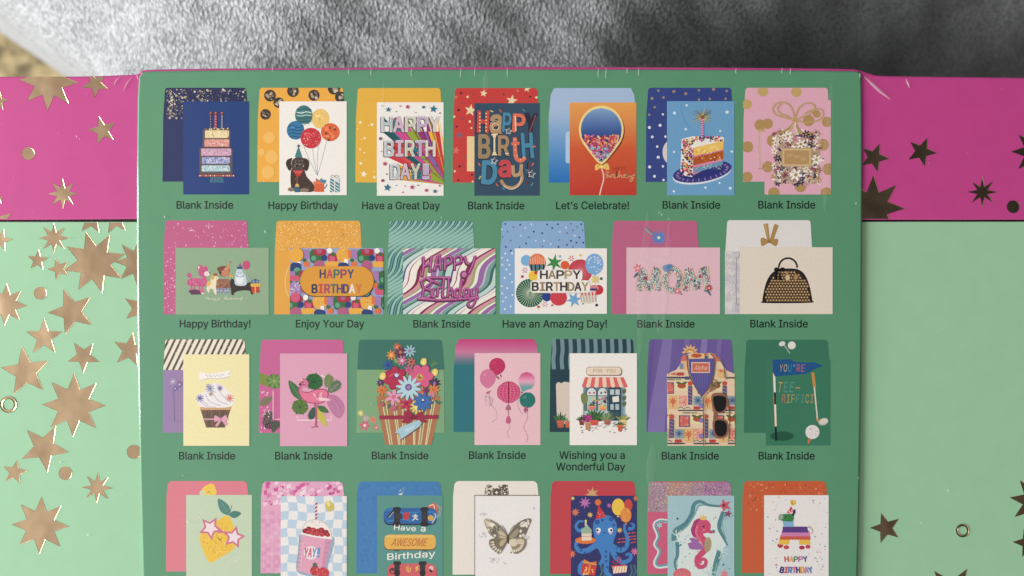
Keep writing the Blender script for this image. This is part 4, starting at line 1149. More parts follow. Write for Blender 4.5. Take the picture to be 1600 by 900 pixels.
blob([(378, 366), (400, 350), (440, 346), (446, 362), (424, 392), (392, 394)], (94, 140, 184)); leaf(400, 372, -20, 48, 16, (70, 120, 170)); flower(482, 532, 26, 6, (222, 120, 140), (240, 206, 180), 10); leaf(494, 536, 50, 34, 8, (90, 110, 130)); flower(702, 512, 26, 8, (186, 40, 70), (150, 20, 50)); dot(702, 512, 7, (232, 190, 120)); leaf(690, 524, 60, 48, 16, (70, 104, 130)); leaf(664, 530, 10, 40, 12, (80, 116, 130)); flower(640, 430, 14, 5, (180, 60, 90)); flower(544, 508, 13, 5, (190, 70, 90))
done()

# ---- card 6: handbag
envelope('white envelope with a gold bow and grey lining', 812, 40, 1422, 692, (226, 222, 220), 250)
M('lining'); rect(812, 256, 918, 690, (206, 202, 206)); clip(812, 256, 918, 690)
for x, y, r in ((842, 296, 36), (846, 390, 40), (842, 520, 38), (846, 630, 36), (900, 320, 22), (896, 560, 18)): circ(x, y, r, (218, 214, 214), 20)
bulk()
for _ in range(60):
    x, y = random.uniform(815, 918), random.uniform(258, 688); ring(x, y, random.uniform(7, 15), random.uniform(7, 15), 3, (188, 184, 192), n=10)
bulk(False)
stroke([(918, 262), (905, 300), (892, 330), (892, 600), (910, 626)], 5, (150, 146, 156)); clip()
M('gold_bow'); GO = (172, 136, 80)
poly([(1078, 66), (1112, 62), (1124, 180), (1106, 180)], GO); poly([(1156, 66), (1186, 76), (1146, 186), (1122, 178)], GO); blob([(1118, 190), (1080, 162), (1060, 172), (1064, 212), (1080, 218)], GO, 4); blob([(1120, 190), (1150, 172), (1180, 172), (1176, 208), (1160, 220)], GO, 4); circ(1120, 188, 12, (150, 116, 66)); poly([(1084, 70), (1100, 68), (1112, 170)], (196, 160, 104))
card('cream card with a black quilted handbag', 916, 228, 1560, 692, (228, 216, 200))
M('handbag')
ring(1250, 370, 64, 66, 13, INK, 180, 360)
bagp = [(1072, 600), (1078, 556), (1096, 480), (1124, 424), (1160, 392), (1206, 378), (1290, 376), (1336, 390), (1370, 424), (1398, 490), (1412, 556), (1418, 596), (1404, 614), (1088, 616)]
blob(bagp, (26, 26, 30), 4)
poly([(1088, 600), (1094, 560), (1112, 486), (1138, 430), (1168, 402), (1208, 390), (1288, 388), (1330, 402), (1358, 432), (1384, 490), (1400, 562), (1402, 596), (1394, 602), (1096, 602)], (52, 40, 30))
for j in range(11):
    for i in range(17):
        x = 1088 + i * 20.5 + (10 if j % 2 else 0); y = 402 + j * 19.4
        t = (y - 390) / 215; xl = 1088 + 112 * (1 - t) ** 3.2; xr = 1404 - 106 * (1 - t) ** 2.8
        if xl + 4 < x < xr - 4:
            star(x, y, 9.6, (172, 136, 90), 4, .66, 0); dot(x, y, 3, (220, 196, 156))
for k in range(16): line(1100 + k * 20, 604, 1108 + k * 20, 604, 3, (160, 130, 90))
for s_ in (-1, 1): blob([(1190, 386), (1190 + s_ * 16, 368), (1190 + s_ * 36, 376), (1190 + s_ * 30, 398)], (16, 16, 22), 4)
poly([(1182, 390), (1172, 452), (1152, 456), (1166, 396)], (16, 16, 22)); poly([(1192, 390), (1206, 460), (1186, 452)], (16, 16, 22)); circ(1188, 385, 10, (10, 10, 14))
blob([(1244, 394), (1260, 430), (1258, 452), (1244, 460), (1230, 448), (1232, 420)], (166, 130, 84), 4); ell(1248, 440, 14, 18, (214, 190, 150)); blob([(1300, 410), (1320, 430), (1312, 452), (1290, 446)], (170, 134, 84), 4)
done()

# ---- row 3, card 1: cupcake on yellow
V(240, 520, 4.0906)
envelope('lilac envelope with a striped black and gold flap', 58, 42, 598, 638, (150, 126, 170), 237)
M('stripe_flap'); clip_env(); rect(50, 40, 610, 237, (92, 80, 70))
for k in range(-4, 20):
    x = 60 + k * 40
    poly([(x + 46, 40), (x + 70, 40), (x - 24.5, 237), (x - 48.5, 237)], (232, 224, 206))
    for j in range(9): circ(x + 84 - j * 9 + random.uniform(-8, 8), 56 + 19 * j, random.uniform(5, 10), random.choice(((50, 46, 50), (150, 126, 110), (34, 36, 46), (186, 166, 142), (190, 150, 130))), 8)
clip()
M('flower'); 
for x, y, r in ((124, 312, 26), (166, 330, 22), (138, 356, 18)): flower(x, y, r, 8, (172, 156, 192) if r > 22 else (120, 104, 160), (210, 196, 210))
stroke([(126, 370), (132, 565), (190, 572)], 3, (140, 116, 160), False)
card('pale yellow card with a frosted cupcake', 190, 138, 612, 722, (236, 226, 172))
M('banner'); blob([(298, 252), (330, 262), (400, 264), (470, 246), (494, 254), (476, 272), (492, 282), (420, 296), (340, 296), (298, 304)], (206, 200, 190), 3); blob([(296, 248), (330, 258), (400, 258), (470, 242), (492, 250), (474, 266), (490, 276), (420, 290), (340, 290), (296, 300)], (240, 236, 230), 3)
stroke([(330, 276), (340, 266), (344, 282), (360, 268), (366, 282), (384, 270), (392, 280), (410, 268), (420, 280), (440, 264), (448, 276)], 3, (180, 176, 178))
M('cupcake'); poly([(298, 486), (494, 484), (456, 606), (336, 606)], (104, 80, 68)); 
for k in range(7): line(314 + k * 27, 490, 344 + k * 18, 604, 4, (86, 62, 54) if k % 2 else (128, 100, 84))
poly([(296, 474), (500, 472), (494, 492), (304, 494)], (206, 160, 116))
blob([(276, 440), (284, 400), (330, 372), (350, 346), (392, 320), (440, 336), (470, 366), (506, 400), (514, 440), (490, 470), (440, 478), (340, 478), (296, 468)], (234, 230, 230))
for p in ([(300, 440), (340, 470), (400, 476)], [(330, 390), (360, 440), (430, 466)], [(370, 370), (410, 430), (470, 456)], [(410, 350), (440, 400), (490, 440)], [(300, 410), (320, 440), (350, 460)], [(350, 350), (370, 372), (400, 380)]): stroke(p, 6, (196, 190, 200))
for x, y, r, c in ((296, 418, 27, (132, 124, 172)), (360, 356, 30, (156, 158, 190)), (424, 354, 20, (136, 126, 166)), (486, 418, 28, (226, 150, 130)), (366, 392, 16, (190, 156, 130)), (348, 340, 14, (166, 166, 196)), (406, 334, 12, (236, 230, 232))): flower(x, y, r, 9, c, None, 5); circ(x, y, r * .3, tuple(max(0, v - 30) for v in c), 10)
M('ribbon'); line(316, 552, 478, 552, 9, (206, 156, 176)); RB = (222, 160, 184)
blob([(428, 552), (392, 528), (388, 566), (402, 566)], RB, 4); blob([(430, 552), (462, 526), (470, 560), (452, 566)], RB, 4); poly([(424, 552), (392, 594), (406, 600), (434, 560)], RB); poly([(430, 556), (462, 596), (478, 582), (440, 550)], RB); circ(430, 554, 11, (206, 140, 168))
done()

# ---- card 2: flamingo
envelope('pink envelope with tropical leaves', 672, 44, 1226, 640, (198, 96, 148), 240)
def monstera(x, y, r, c, c2, rot=0):
    ell(x, y, r, r * .92, c, rot)
    for k in range(7):
        a = rot + 30 + k * 50; stroke([(x, y), (x + r * .85 * math.cos(R(a)), y + r * .8 * math.sin(R(a)))], r * .09, c2, False)
    for k in range(6):
        a = rot + 5 + k * 52; leaf(x + r * .6 * math.cos(R(a)), y + r * .6 * math.sin(R(a)), a, r * .5, r * .13, tuple(max(0, v - 34) for v in c))
def fern(x, y, ang, L_n, c, W=30):
    ca, sa = math.cos(R(ang)), math.sin(R(ang))
    stroke([(x, y), (x + L_n * ca, y + L_n * sa)], 4, c, False)
    for k in range(9):
        t = .1 + .1 * k; w = W * math.sin(math.pi * (t * .85 + .12))
        for s_ in (-1, 1): leaf(x + L_n * t * ca, y + L_n * t * sa, ang + s_ * 52, w, 9, c)
M('tropical_leaf'); clip(676, 242, 812, 640)
leaf(670, 260, 50, 110, 70, (122, 140, 60)); monstera(772, 310, 50, (96, 134, 66), (150, 170, 100), 30); leaf(676, 460, -30, 100, 52, (122, 116, 90)); fern(700, 600, -60, 110, (62, 80, 64), 46); fern(700, 600, -8, 120, (40, 56, 50), 40); fern(760, 640, -70, 80, (66, 84, 66), 30)
clip(); stroke([(764, 370), (764, 552), (810, 552)], 6, (232, 196, 206), False)
sprinkle(684, 370, 740, 400, 8, ((240, 206, 220),), 3, 5); sprinkle(684, 470, 740, 540, 14, ((240, 206, 220),), 3, 5); sprinkle(684, 600, 720, 634, 5, ((240, 206, 220),), 3, 5)
card('pink card with a flamingo among tropical leaves', 808, 132, 1238, 724, (220, 160, 186))
M('frame_line'); stroke([(918, 530), (918, 558), (1136, 558), (1136, 530)], 6, (240, 214, 222), False); stroke([(1070, 270), (1110, 300), (1136, 366)], 7, (236, 226, 210))
M('tropical_leaf'); leaf(944, 428, 237, 148, 62, (56, 108, 66), (90, 140, 90)); leaf(1110, 330, -80, 72, 50, (150, 156, 100)); fern(1100, 356, -70, 90, (110, 130, 80), 44); fern(1110, 384, -40, 110, (70, 112, 74), 48); monstera(1026, 312, 56, (36, 104, 50), (20, 74, 36), 20); monstera(936, 474, 52, (92, 124, 60), (50, 92, 44), 10); leaf(1040, 480, 62, 140, 48, (196, 186, 82)); leaf(1050, 470, 30, 80, 40, (60, 110, 64)); fern(1030, 470, 110, 90, (46, 86, 70), 34)
blob([(1110, 400), (1160, 400), (1206, 440), (1218, 500), (1186, 546), (1140, 510), (1110, 450)], (190, 120, 160)); stroke([(1118, 410), (1170, 460), (1186, 530)], 4, (206, 150, 180)); 
for k in range(7): stroke([(1128 + k * 9, 420 + k * 14), (1160 + k * 7, 410 + k * 12)], 3, (174, 106, 146), False)
M('flamingo'); FL = (226, 118, 152); FO = (168, 66, 104)
blob([(946, 376), (990, 378), (1040, 360), (1094, 360), (1118, 384), (1110, 424), (1070, 452), (1010, 452), (962, 436), (936, 402)], FO); stroke([(948, 402), (934, 370), (948, 340), (974, 338), (980, 318), (960, 304), (944, 318)], 21, FO); stroke([(1026, 444), (1040, 500), (1036, 604)], 12, FO)
blob([(950, 380), (990, 384), (1040, 366), (1090, 366), (1112, 386), (1104, 420), (1068, 446), (1010, 446), (966, 430), (942, 400)], FL); stroke([(950, 400), (938, 370), (950, 344), (974, 340), (980, 318), (960, 306), (946, 318)], 15, (216, 120, 152)); blob([(934, 316), (944, 300), (962, 306), (958, 326), (940, 332)], (206, 110, 140)); poly([(936, 318), (926, 332), (938, 340), (948, 326)], (90, 50, 66)); sprinkle(930, 292, 956, 306, 9, ((236, 170, 190),), 4, 6); dot(952, 314, 4, INK)
for k in range(16): leaf(random.uniform(1020, 1088), random.uniform(376, 424), random.uniform(10, 70), random.uniform(18, 30), 12, random.choice(((234, 160, 184), (210, 110, 146), (240, 180, 198))))
for k in range(5): leaf(1056 + k * 10, 408 + k * 3, 60 - k * 10, 36, 14, (240, 200, 210))
stroke([(1026, 444), (1040, 500), (1036, 600)], 8, (190, 96, 118)); stroke([(1046, 444), (1048, 470), (1030, 480)], 8, (200, 104, 126)); stroke([(1036, 600), (1008, 606)], 7, (190, 96, 118), False); line(1030, 596, 1050, 604, 7, (190, 96, 118))
done()
# ---- row 3, card 3: flower bouquet in a striped pot (die-cut)
V(540, 520, 4.0906)
envelope('two tone green envelope with small flowers', 68, 44, 632, 638, (124, 166, 122), 238)
M('envelope_flap'); 
pts = [(74, 236), (78, 150)] + [(84 + 18 - 18 * math.cos(R(t)), 44 + 20 - 20 * math.sin(R(t))) for t in range(0, 91, 15)] + [(598 + 18 * math.sin(R(t)), 64 - 20 * math.cos(R(t))) for t in range(0, 91, 15)] + [(624, 150), (630, 236)]
poly(pts, (52, 112, 100))
M('flower'); 
for x, y, r, n, c, cc in ((96, 514, 20, 8, (232, 214, 110), (240, 226, 150)), (122, 592, 36, 6, (206, 90, 126), (244, 206, 196)), (176, 556, 26, 7, (222, 130, 110), (206, 110, 90)), (130, 546, 24, 8, (190, 176, 166), (214, 160, 170)), (196, 606, 22, 7, (206, 110, 130), (232, 180, 170)), (212, 590, 14, 6, (150, 170, 140), None)): flower(x, y, r, n, c, cc, 10)
flush(); pen.parent = box; M('printed_card'); pen.z += 3e-6
WR = (172, 116, 78)
poly([(196, 402), (604, 402), (604, 480), (548, 717), (254, 717), (206, 480)], WR)
o_ = flush('striped pot card with a bouquet of paper flowers'); pen.parent = o_
M('pot_stripe')
for a, b_, w in ((232, 284, 14), (300, 340, 8), (366, 364, 12), (430, 436, 6), (500, 466, 14), (556, 510, 8)):
    poly([(a, 430), (a + w + 10, 430), (b_ + w, 716), (b_, 716)], (150, 148, 92)); stroke([(a, 430), (b_, 716)], 5, (236, 222, 180), False); stroke([(a + w + 10, 430), (b_ + w, 716)], 4, (236, 222, 180), False)
random.seed(5)
M('leaf')
for x, y, a, l in ((230, 250, 200, 40), (330, 196, 240, 46), (350, 210, 250, 50), (490, 200, 280, 56), (545, 230, 300, 40), (548, 214, -50, 44), (560, 200, -80, 40), (570, 200, -20, 24), (210, 400, 150, 30), (570, 430, 40, 44), (580, 440, 10, 40), (290, 450, 120, 44), (240, 440, 160, 36), (460, 480, 100, 40), (530, 240, -120, 34), (230, 330, 190, 30), (420, 500, 60, 50)): leaf(x, y, a, l, l * .42, random.choice(((96, 140, 80), (70, 120, 84), (130, 164, 90), (60, 100, 100))))
def fl(x, y, r, n, c, cc, rot=0, pw=None):
    M('flower')
    for i in range(n):
        a = rot + 360 * i / n
        ell(x + r * .56 * math.cos(R(a)) + 2, y + r * .56 * math.sin(R(a)) + 3, r * .48, (pw or r * 2.2 / n) * .6, tuple(int(v * .62) for v in c), a, 12)
    flower(x, y, r, n, c, cc, rot, pw)
for x, y, r, n, c, cc in ((330, 92, 26, 9, (214, 116, 84), (226, 150, 90)), (292, 142, 32, 8, (226, 140, 70), (240, 190, 90)), (350, 124, 38, 8, (110, 44, 86), (190, 120, 60)), (410, 116, 40, 9, (152, 192, 206), (140, 130, 160)), (360, 178, 34, 8, (206, 120, 160), (226, 190, 200)), (270, 206, 34, 6, (46, 90, 160), (30, 60, 120)), (420, 186, 28, 7, (206, 110, 96), (130, 50, 60)), (404, 236, 32, 7, (206, 96, 140), (190, 60, 110)),
                          (222, 318, 24, 9, (76, 40, 90), (150, 110, 150)), (232, 366, 36, 8, (226, 126, 60), (190, 90, 40)), (568, 322, 36, 9, (66, 40, 96), (140, 110, 160)), (562, 362, 38, 8, (226, 130, 66), (200, 100, 40)), (494, 376, 34, 8, (226, 120, 90), (200, 90, 70)), (514, 364, 22, 8, (120, 50, 100), None), (550, 396, 24, 9, (222, 150, 160), (206, 100, 110)),
                          (306, 410, 54, 6, (226, 156, 184), (206, 110, 150)), (390, 452, 46, 6, (196, 46, 90), (150, 24, 60)), (310, 480, 20, 6, (206, 100, 130), None), (452, 476, 42, 9, (226, 206, 110), (240, 226, 150)), (236, 456, 16, 6, (200, 90, 110), None), (216, 284, 10, 5, (120, 160, 90), None)): fl(x, y, r, n, c, cc, random.uniform(0, 40))
for x, y in ((236, 278), (498, 186), (570, 254)): M('flower'); blob([(x - 20, y + 8), (x - 8, y - 22), (x + 16, y - 20), (x + 18, y + 10), (x, y + 22)], (232, 210, 110), 4); leaf(x, y + 14, -90, 22, 12, (246, 232, 160))
fl(318, 290, 74, 7, (180, 36, 76), None, 10, 46); circ(326, 272, 20, (96, 50, 110)); circ(326, 270, 13, (206, 214, 232)); stroke([(276, 280), (310, 262), (350, 266)], 4, (222, 120, 110))
fl(484, 276, 76, 6, (214, 90, 136), None, 0, 50); circ(474, 284, 22, (206, 160, 70)); circ(474, 284, 13, (160, 110, 40)); dot(480, 276, 4, WHITE)
fl(402, 352, 80, 12, (178, 212, 224), None, 8, 19); circ(402, 348, 22, (110, 80, 140)); circ(402, 348, 12, (160, 130, 180)); 
fl(494, 440, 60, 9, (56, 108, 176), None, 4, 22); circ(494, 434, 12, (40, 60, 110)); dot(494, 430, 7, (230, 226, 210))
M('ribbon'); RIB = (156, 34, 70)
poly([(214, 530), (590, 526), (588, 550), (216, 554)], RIB); blob([(440, 540), (400, 500), (370, 508), (376, 540), (358, 572), (400, 576)], RIB, 4); blob([(440, 538), (470, 510), (496, 506), (488, 538), (516, 572), (476, 568)], RIB, 4); ell(438, 540, 20, 16, (126, 22, 54)); poly([(384, 544), (430, 534), (430, 550)], (120, 22, 54))
M('gift_tag'); poly([(314, 642), (352, 606), (470, 560), (486, 580), (470, 606), (352, 688), (346, 650)], (110, 90, 96)); poly([(314, 638), (352, 602), (470, 556), (486, 576), (470, 600), (352, 682), (346, 646)], (164, 200, 214)); stroke([(380, 632), (392, 612), (398, 630), (410, 606), (420, 616), (430, 596), (440, 604)], 4, (222, 232, 236))
done()

# ---- card 4: balloons on pink
V(540, 520, 4.0906)
def mix3(t):
    A, B, C = (196, 58, 124), (202, 126, 160), (28, 112, 122)
    if t < .16: k = t / .16; return tuple(A[i] + (B[i] - A[i]) * k for i in range(3))
    if t < .27: k = (t - .16) / .11; return tuple(B[i] + (C[i] - B[i]) * k for i in range(3))
    return C
envelope('envelope fading from magenta to teal', 690, 40, 1238, 634, mix3, 240)
card('pale pink card with balloons and a honeycomb ball', 824, 130, 1245, 717, (232, 190, 198))
M('balloon_string'); SG = (176, 150, 164)
stroke([(918, 380), (926, 450), (962, 500), (966, 548), (934, 568)], 4, SG); stroke([(1040, 560), (1050, 600), (1034, 640), (1048, 676)], 4, SG); stroke([(1128, 380), (1100, 450), (1110, 490), (1132, 520)], 4, SG)
for k in range(16): dot(1152 + 12 * math.sin(k * .6), 500 + k * 13, 4, (206, 90, 130))
for _ in range(5): stroke([(900 + random.uniform(-10, 10), 400), (890 + random.uniform(-10, 60), 430), (910 + random.uniform(-20, 60), 470)], 2.5, SG)
def bal(x, y, rx, ry, c, hi=None):
    M('balloon'); ell(x, y, rx, ry, c); poly([(x - rx * .72, y + ry * .68), (x + rx * .72, y + ry * .68), (x + 8, y + ry * 1.12), (x - 8, y + ry * 1.12)], c); ell(x - rx * .35, y - ry * .4, rx * .2, ry * .14, hi or tuple(min(255, v + 20) for v in c), -40, 12)
bal(969, 212, 52, 52, (190, 42, 94)); sprinkle(955, 268, 995, 296, 10, ((150, 40, 80), (120, 60, 80)), 5, 9, 'dash')
bal(908, 290, 50, 58, (212, 116, 154)); poly([(896, 380), (930, 368), (916, 388), (904, 392)], (190, 90, 130))
M('balloon')
for k in range(14):
    y0, y1 = -58 + k * 8.3, -58 + (k + 1) * 8.3; h = lambda y: 52 * math.sqrt(max(0, 1 - (y / 58) ** 2)); cc = lambda y: tuple((206, 70, 130)[i] + ((232, 166, 190)[i] - (206, 70, 130)[i]) * min(1, (y + 58) / 60) if y < 8 else (220, 166, 186)[i] + ((90, 156, 156)[i] - (220, 166, 186)[i]) * min(1, (y - 8) / 40) for i in range(3))
    _emit([(1157 - h(y0), 308 + y0), (1157 + h(y0), 308 + y0), (1157 + h(y1), 308 + y1), (1157 - h(y1), 308 + y1)], [cc(y0), cc(y0), cc(y1), cc(y1)], False)
poly([(1115, 342), (1199, 342), (1140, 376), (1126, 376)], (110, 164, 166)); circ(1126, 382, 6, (140, 90, 110))
M('honeycomb_ball'); circ(1042, 380, 70, (206, 66, 116), 40)
for k in range(-6, 7):
    for s_ in (0,): stroke([(1042 + k * 3, 312), (1042 + k * 11, 350), (1042 + k * 11.2, 410), (1042 + k * 3, 448)], 3, (230, 122, 160) if k % 2 else (176, 38, 84))
for j in range(7): stroke([(978 + abs(j - 3) * 5, 330 + j * 16), (1010, 338 + j * 16), (1042, 328 + j * 16), (1074, 338 + j * 16), (1106 - abs(j - 3) * 5, 330 + j * 16)], 3, (224, 112, 150))
stroke([(1042, 312), (1042, 448)], 9, (150, 24, 60), False)
M('balloon'); circ(1162, 430, 50, (26, 116, 108), 30); ell(1145, 412, 12, 8, (60, 140, 130), -40)
M('tassel')
for x, y in ((1040, 480), (1152, 492)):
    for k in range(9): leaf(x, y - 22, 60 + k * 8, random.uniform(26, 44), 7, random.choice(((190, 56, 100), (206, 110, 150), (160, 40, 80), (120, 130, 150))))
blob([(1040, 528), (1056, 560), (1046, 580), (1028, 578), (1024, 556)], (196, 90, 130), 4); stroke([(1040, 450), (1040, 530)], 4, (180, 80, 110), False)
done()

# ---- card 5: flower shop
V(850, 520, 4.0906)
envelope('dark teal envelope with a striped flap and pale lining', 36, 40, 584, 634, (26, 62, 74), 232)
M('stripe_flap'); clip_env()
for k in range(11): stroke([(62 + k * 53, 36), (66 + k * 53, 110), (60 + k * 53, 170), (64 + k * 53, 233)], 25, (112, 142, 152))
clip(); M('lining'); poly([(76, 330), (90, 314), (110, 322), (130, 312), (168, 318), (168, 580), (84, 584), (80, 470)], (216, 200, 188))
M('potted_plant')
def pot_plant(x, y, pw, ph, pc, lc, n=9, L0=52, spread=70):
    for k in range(n):
        a = -90 + spread * (2 * k / (n - 1) - 1) if n > 1 else -90
        leaf(x, y - ph + 4, a, L0 * random.uniform(.75, 1.1), L0 * .22, random.choice((lc, tuple(int(v * .75) for v in lc), tuple(min(255, int(v * 1.2)) for v in lc))))
    poly([(x - pw, y - ph), (x + pw, y - ph), (x + pw * .75, y), (x - pw * .75, y)], pc); rect(x - pw * 1.08, y - ph - 3, x + pw * 1.08, y - ph + 7, tuple(min(255, int(v * 1.12)) for v in pc))
pot_plant(106, 606, 24, 42, (186, 96, 70), (70, 110, 70), 9, 62); pot_plant(152, 606, 18, 34, (190, 100, 74), (66, 96, 64), 5, 24)
card('white card with a flower shop front', 164, 131, 594, 718, WHITE)
M('paving')
bulk()
for _ in range(60): x, y = random.uniform(240, 530), random.uniform(572, 640); ell(x, y, random.uniform(6, 11), random.uniform(2, 3.4), random.choice(((150, 140, 150), (120, 110, 120), (190, 184, 186), (80, 74, 86))), 0, 8)
bulk(False)
M('shop_front'); rect(248, 330, 520, 566, (150, 176, 180)); rect(258, 340, 412, 500, (96, 128, 142)); rect(262, 500, 410, 560, (180, 206, 206))
for x0 in (272, 342): 
    poly([(x0, 498), (x0, 390)] + [(x0 + 32 - 32 * math.cos(R(a)), 380 - 30 * math.sin(R(a))) for a in range(0, 181, 20)] + [(x0 + 64, 390), (x0 + 64, 498)], (214, 220, 216))
    ring(x0 + 32, 384, 32, 34, 5, (30, 54, 76), 180, 360); line(x0, 380, x0, 498, 6, (60, 90, 106)); line(x0 + 64, 380, x0 + 64, 498, 6, (60, 90, 106)); line(x0, 402, x0 + 64, 402, 4, (60, 90, 106)); rect(x0 + 3, 404, x0 + 61, 496, (176, 202, 190))
for x, y, c in ((292, 384, (200, 70, 90)), (320, 384, (200, 70, 90)), (366, 384, (80, 60, 80)), (392, 380, (60, 50, 70))): circ(x, y, 7, c, 8)
M('shop_door'); rect(412, 342, 500, 560, (40, 70, 84)); rect(422, 362, 448, 396, (190, 204, 204)); rect(456, 362, 484, 396, (190, 204, 204)); poly([(436, 410), (478, 402), (480, 440), (440, 444)], (232, 228, 220)); rect(424, 456, 446, 492, (170, 190, 196)); rect(456, 456, 480, 492, (170, 190, 196)); rect(494, 348, 508, 558, (120, 150, 158)); rect(428, 506, 480, 546, (52, 84, 98))
M('awning')
n_ = 11
for k in range(n_):
    xa, xb = 262 + 246 * k / n_, 262 + 246 * (k + 1) / n_; ya, yb = 242 + 292 * k / n_, 242 + 292 * (k + 1) / n_
    c = (222, 104, 96) if k % 2 == 0 else (240, 206, 184)
    poly([(xa, 284), (xb, 284), (yb, 342), (ya, 342)], c); ell((ya + yb) / 2, 341, (yb - ya) / 2, 9, c)
M('shop_sign'); rrect(272, 222, 500, 276, 20, (120, 106, 96)); rrect(268, 217, 496, 272, 22, (190, 150, 130)); rrect(272, 221, 492, 268, 19, (232, 216, 194)); letters('FOR YOU', 312, 458, 254, 22, ((176, 140, 120),), .01, .22)
M('potted_plant')
bulk()
for _ in range(36): dot(random.uniform(310, 408), random.uniform(410, 460), random.uniform(4, 8), random.choice(((120, 70, 110), (200, 120, 170), (232, 190, 90), (90, 130, 90), (226, 210, 220), (80, 50, 90))))
bulk(False)
pot_plant(306, 492, 26, 22, (206, 130, 110), (70, 100, 50), 9, 30, 80); pot_plant(376, 496, 22, 20, (220, 150, 90), (206, 180, 90), 7, 26, 70)
blob([(236, 398), (256, 384), (276, 400), (276, 440), (260, 462), (240, 440)], (120, 132, 80), 4); stroke([(256, 460), (258, 500)], 5, (110, 120, 76))
for y in (366, 410, 446): blob([(500, y), (522, y - 6), (522, y + 16), (504, y + 24)], (96, 104, 72), 4)
pot_plant(322, 592, 26, 30, (206, 80, 70), (60, 104, 56), 11, 84, 74); pot_plant(404, 586, 22, 26, (166, 96, 84), (110, 132, 90), 9, 64, 66); pot_plant(240, 590, 16, 30, (120, 64, 54), (50, 84, 50), 7, 40, 70); pot_plant(280, 622, 18, 50, (190, 140, 96), (80, 110, 60), 5, 30, 80)
bulk()
for _ in range(46): circ(random.gauss(280, 14), random.gauss(548, 12), random.uniform(5, 8), random.choice(((176, 40, 130), (206, 80, 160), (150, 26, 110))), 8)
bulk(False)
pot_plant(508, 600, 16, 40, (226, 190, 120), (150, 160, 80), 7, 56, 60); pot_plant(486, 628, 16, 36, (206, 96, 60), (66, 104, 60), 7, 40, 70)
done()

# ---- card 6: holiday shirt (die-cut) with sunglasses
envelope('violet envelope with faint rays', 655, 42, 1215, 634, (106, 88, 154), 240)
M('ray'); clip_env()
for a, w, c in ((760, 120, (128, 112, 172)), (900, 60, (122, 104, 168)), (1010, 70, (134, 118, 178)), (1110, 50, (120, 102, 164)), (690, 30, (98, 80, 146))): poly([(a, 40), (a + w * .5, 40), (a + w * .4 - 40, 640), (a - w * .6 - 40, 640)], c)
clip(); M('sun'); star(934, 128, 56, (222, 180, 110), 12, .62, 4); ring(934, 136, 30, 30, 7, (190, 110, 70), 180, 360); circ(934, 140, 24, (232, 200, 140)); ell(930, 140, 36, 14, (106, 88, 154))
flush(); pen.parent = box; M('printed_card'); pen.z += 3e-6
SH = (228, 202, 170)
shirt = [(788, 722), (786, 262), (846, 236), (884, 180), (908, 140), (940, 128), (1030, 132), (1062, 128), (1090, 134), (1130, 172), (1152, 216), (1166, 240), (1218, 262), (1220, 722)]
poly(shirt, SH)
o_ = flush('patterned holiday shirt card with sunglasses in the pocket'); pen.parent = o_
M('shirt_pattern')
def stile(x, y):
    rect(x, y, x + 60, y + 90, (224, 182, 122)); stroke([(x + 30, y + 76), (x + 26, y + 40)], 6, (180, 90, 60), False); flower(x + 28, y + 36, 24, 7, (206, 96, 70), None)
    rect(x + 66, y + 2, x + 118, y + 70, (226, 150, 130)); sprinkle(x + 70, y + 6, x + 114, y + 66, 22, ((206, 80, 60), (240, 206, 190)), 5, 8, 'dash')
    rect(x + 124, y - 60, x + 152, y + 60, (74, 86, 130)); 
    for k in range(5): line(x + 128, y - 48 + k * 22, x + 148, y - 40 + k * 22, 5, (190, 120, 130))
    rect(x + 158, y + 4, x + 218, y + 64, (150, 166, 170)); flower(x + 188, y + 32, 26, 9, (84, 110, 150), (60, 80, 120))
    rect(x + 40, y - 92, x + 124, y - 30, (232, 214, 170)); ell(x + 84, y - 62, 28, 18, (176, 82, 50)); leaf(x + 84, y - 72, 200, 40, 18, (90, 100, 60)); leaf(x + 84, y - 72, -20, 40, 18, (90, 100, 60))
    circ(x + 138, y - 76, 15, (206, 76, 60)); rect(x - 34, y - 84, x + 34, y - 10, (90, 76, 120)); rect(x - 28, y - 78, x + 28, y - 16, (214, 110, 100)); sprinkle(x - 26, y - 76, x + 26, y - 18, 24, ((180, 60, 60), (236, 170, 160)), 4, 8, 'dash')
    rect(x + 160, y + 70, x + 200, y + 90, (190, 64, 58)); line(x + 60, y + 96, x + 220, y + 96, 8, (50, 60, 76)); stroke([(x + 60, y + 82), (x + 80, y + 76), (x + 100, y + 84), (x + 120, y + 76), (x + 140, y + 84)], 4, (80, 90, 110)); line(x - 10, y - 100, x + 40, y - 100, 6, (70, 80, 100)); line(x + 46, y - 100, x + 80, y - 100, 6, (110, 140, 90))
clip(788, 262, 1218, 720)
for x, y in ((796, 400), (1016, 400), (896, 612), (1116, 612), (676, 612)): stile(x, y)
clip(848, 236, 1160, 330); rect(856, 192, 900, 236, (150, 166, 180)); rect(846, 254, 890, 274, (190, 70, 60)); rect(1108, 190, 1150, 290, (224, 182, 122)); flower(1132, 236, 20, 7, (206, 96, 70)); rect(900, 280, 930, 300, (74, 86, 130)); clip()
poly([(874, 186), (908, 142), (926, 180), (930, 240), (900, 240), (880, 230)], (226, 180, 130)); poly([(884, 150), (912, 140), (918, 178), (870, 182)], (206, 110, 96)); poly([(1062, 130), (1092, 140), (1130, 180), (1100, 184)], (206, 110, 90)); rect(866, 196, 892, 232, (120, 140, 170))
rect(786, 282, 906, 292, (50, 60, 80)); rect(1166, 284, 1218, 292, (50, 60, 80)); sprinkle(790, 256, 840, 274, 8, ((206, 100, 80), (90, 100, 130)), 4, 7, 'square')
M('collar'); poly([(922, 168), (1090, 164), (1086, 250), (1070, 320), (1012, 412), (966, 342), (930, 250)], (90, 84, 150))
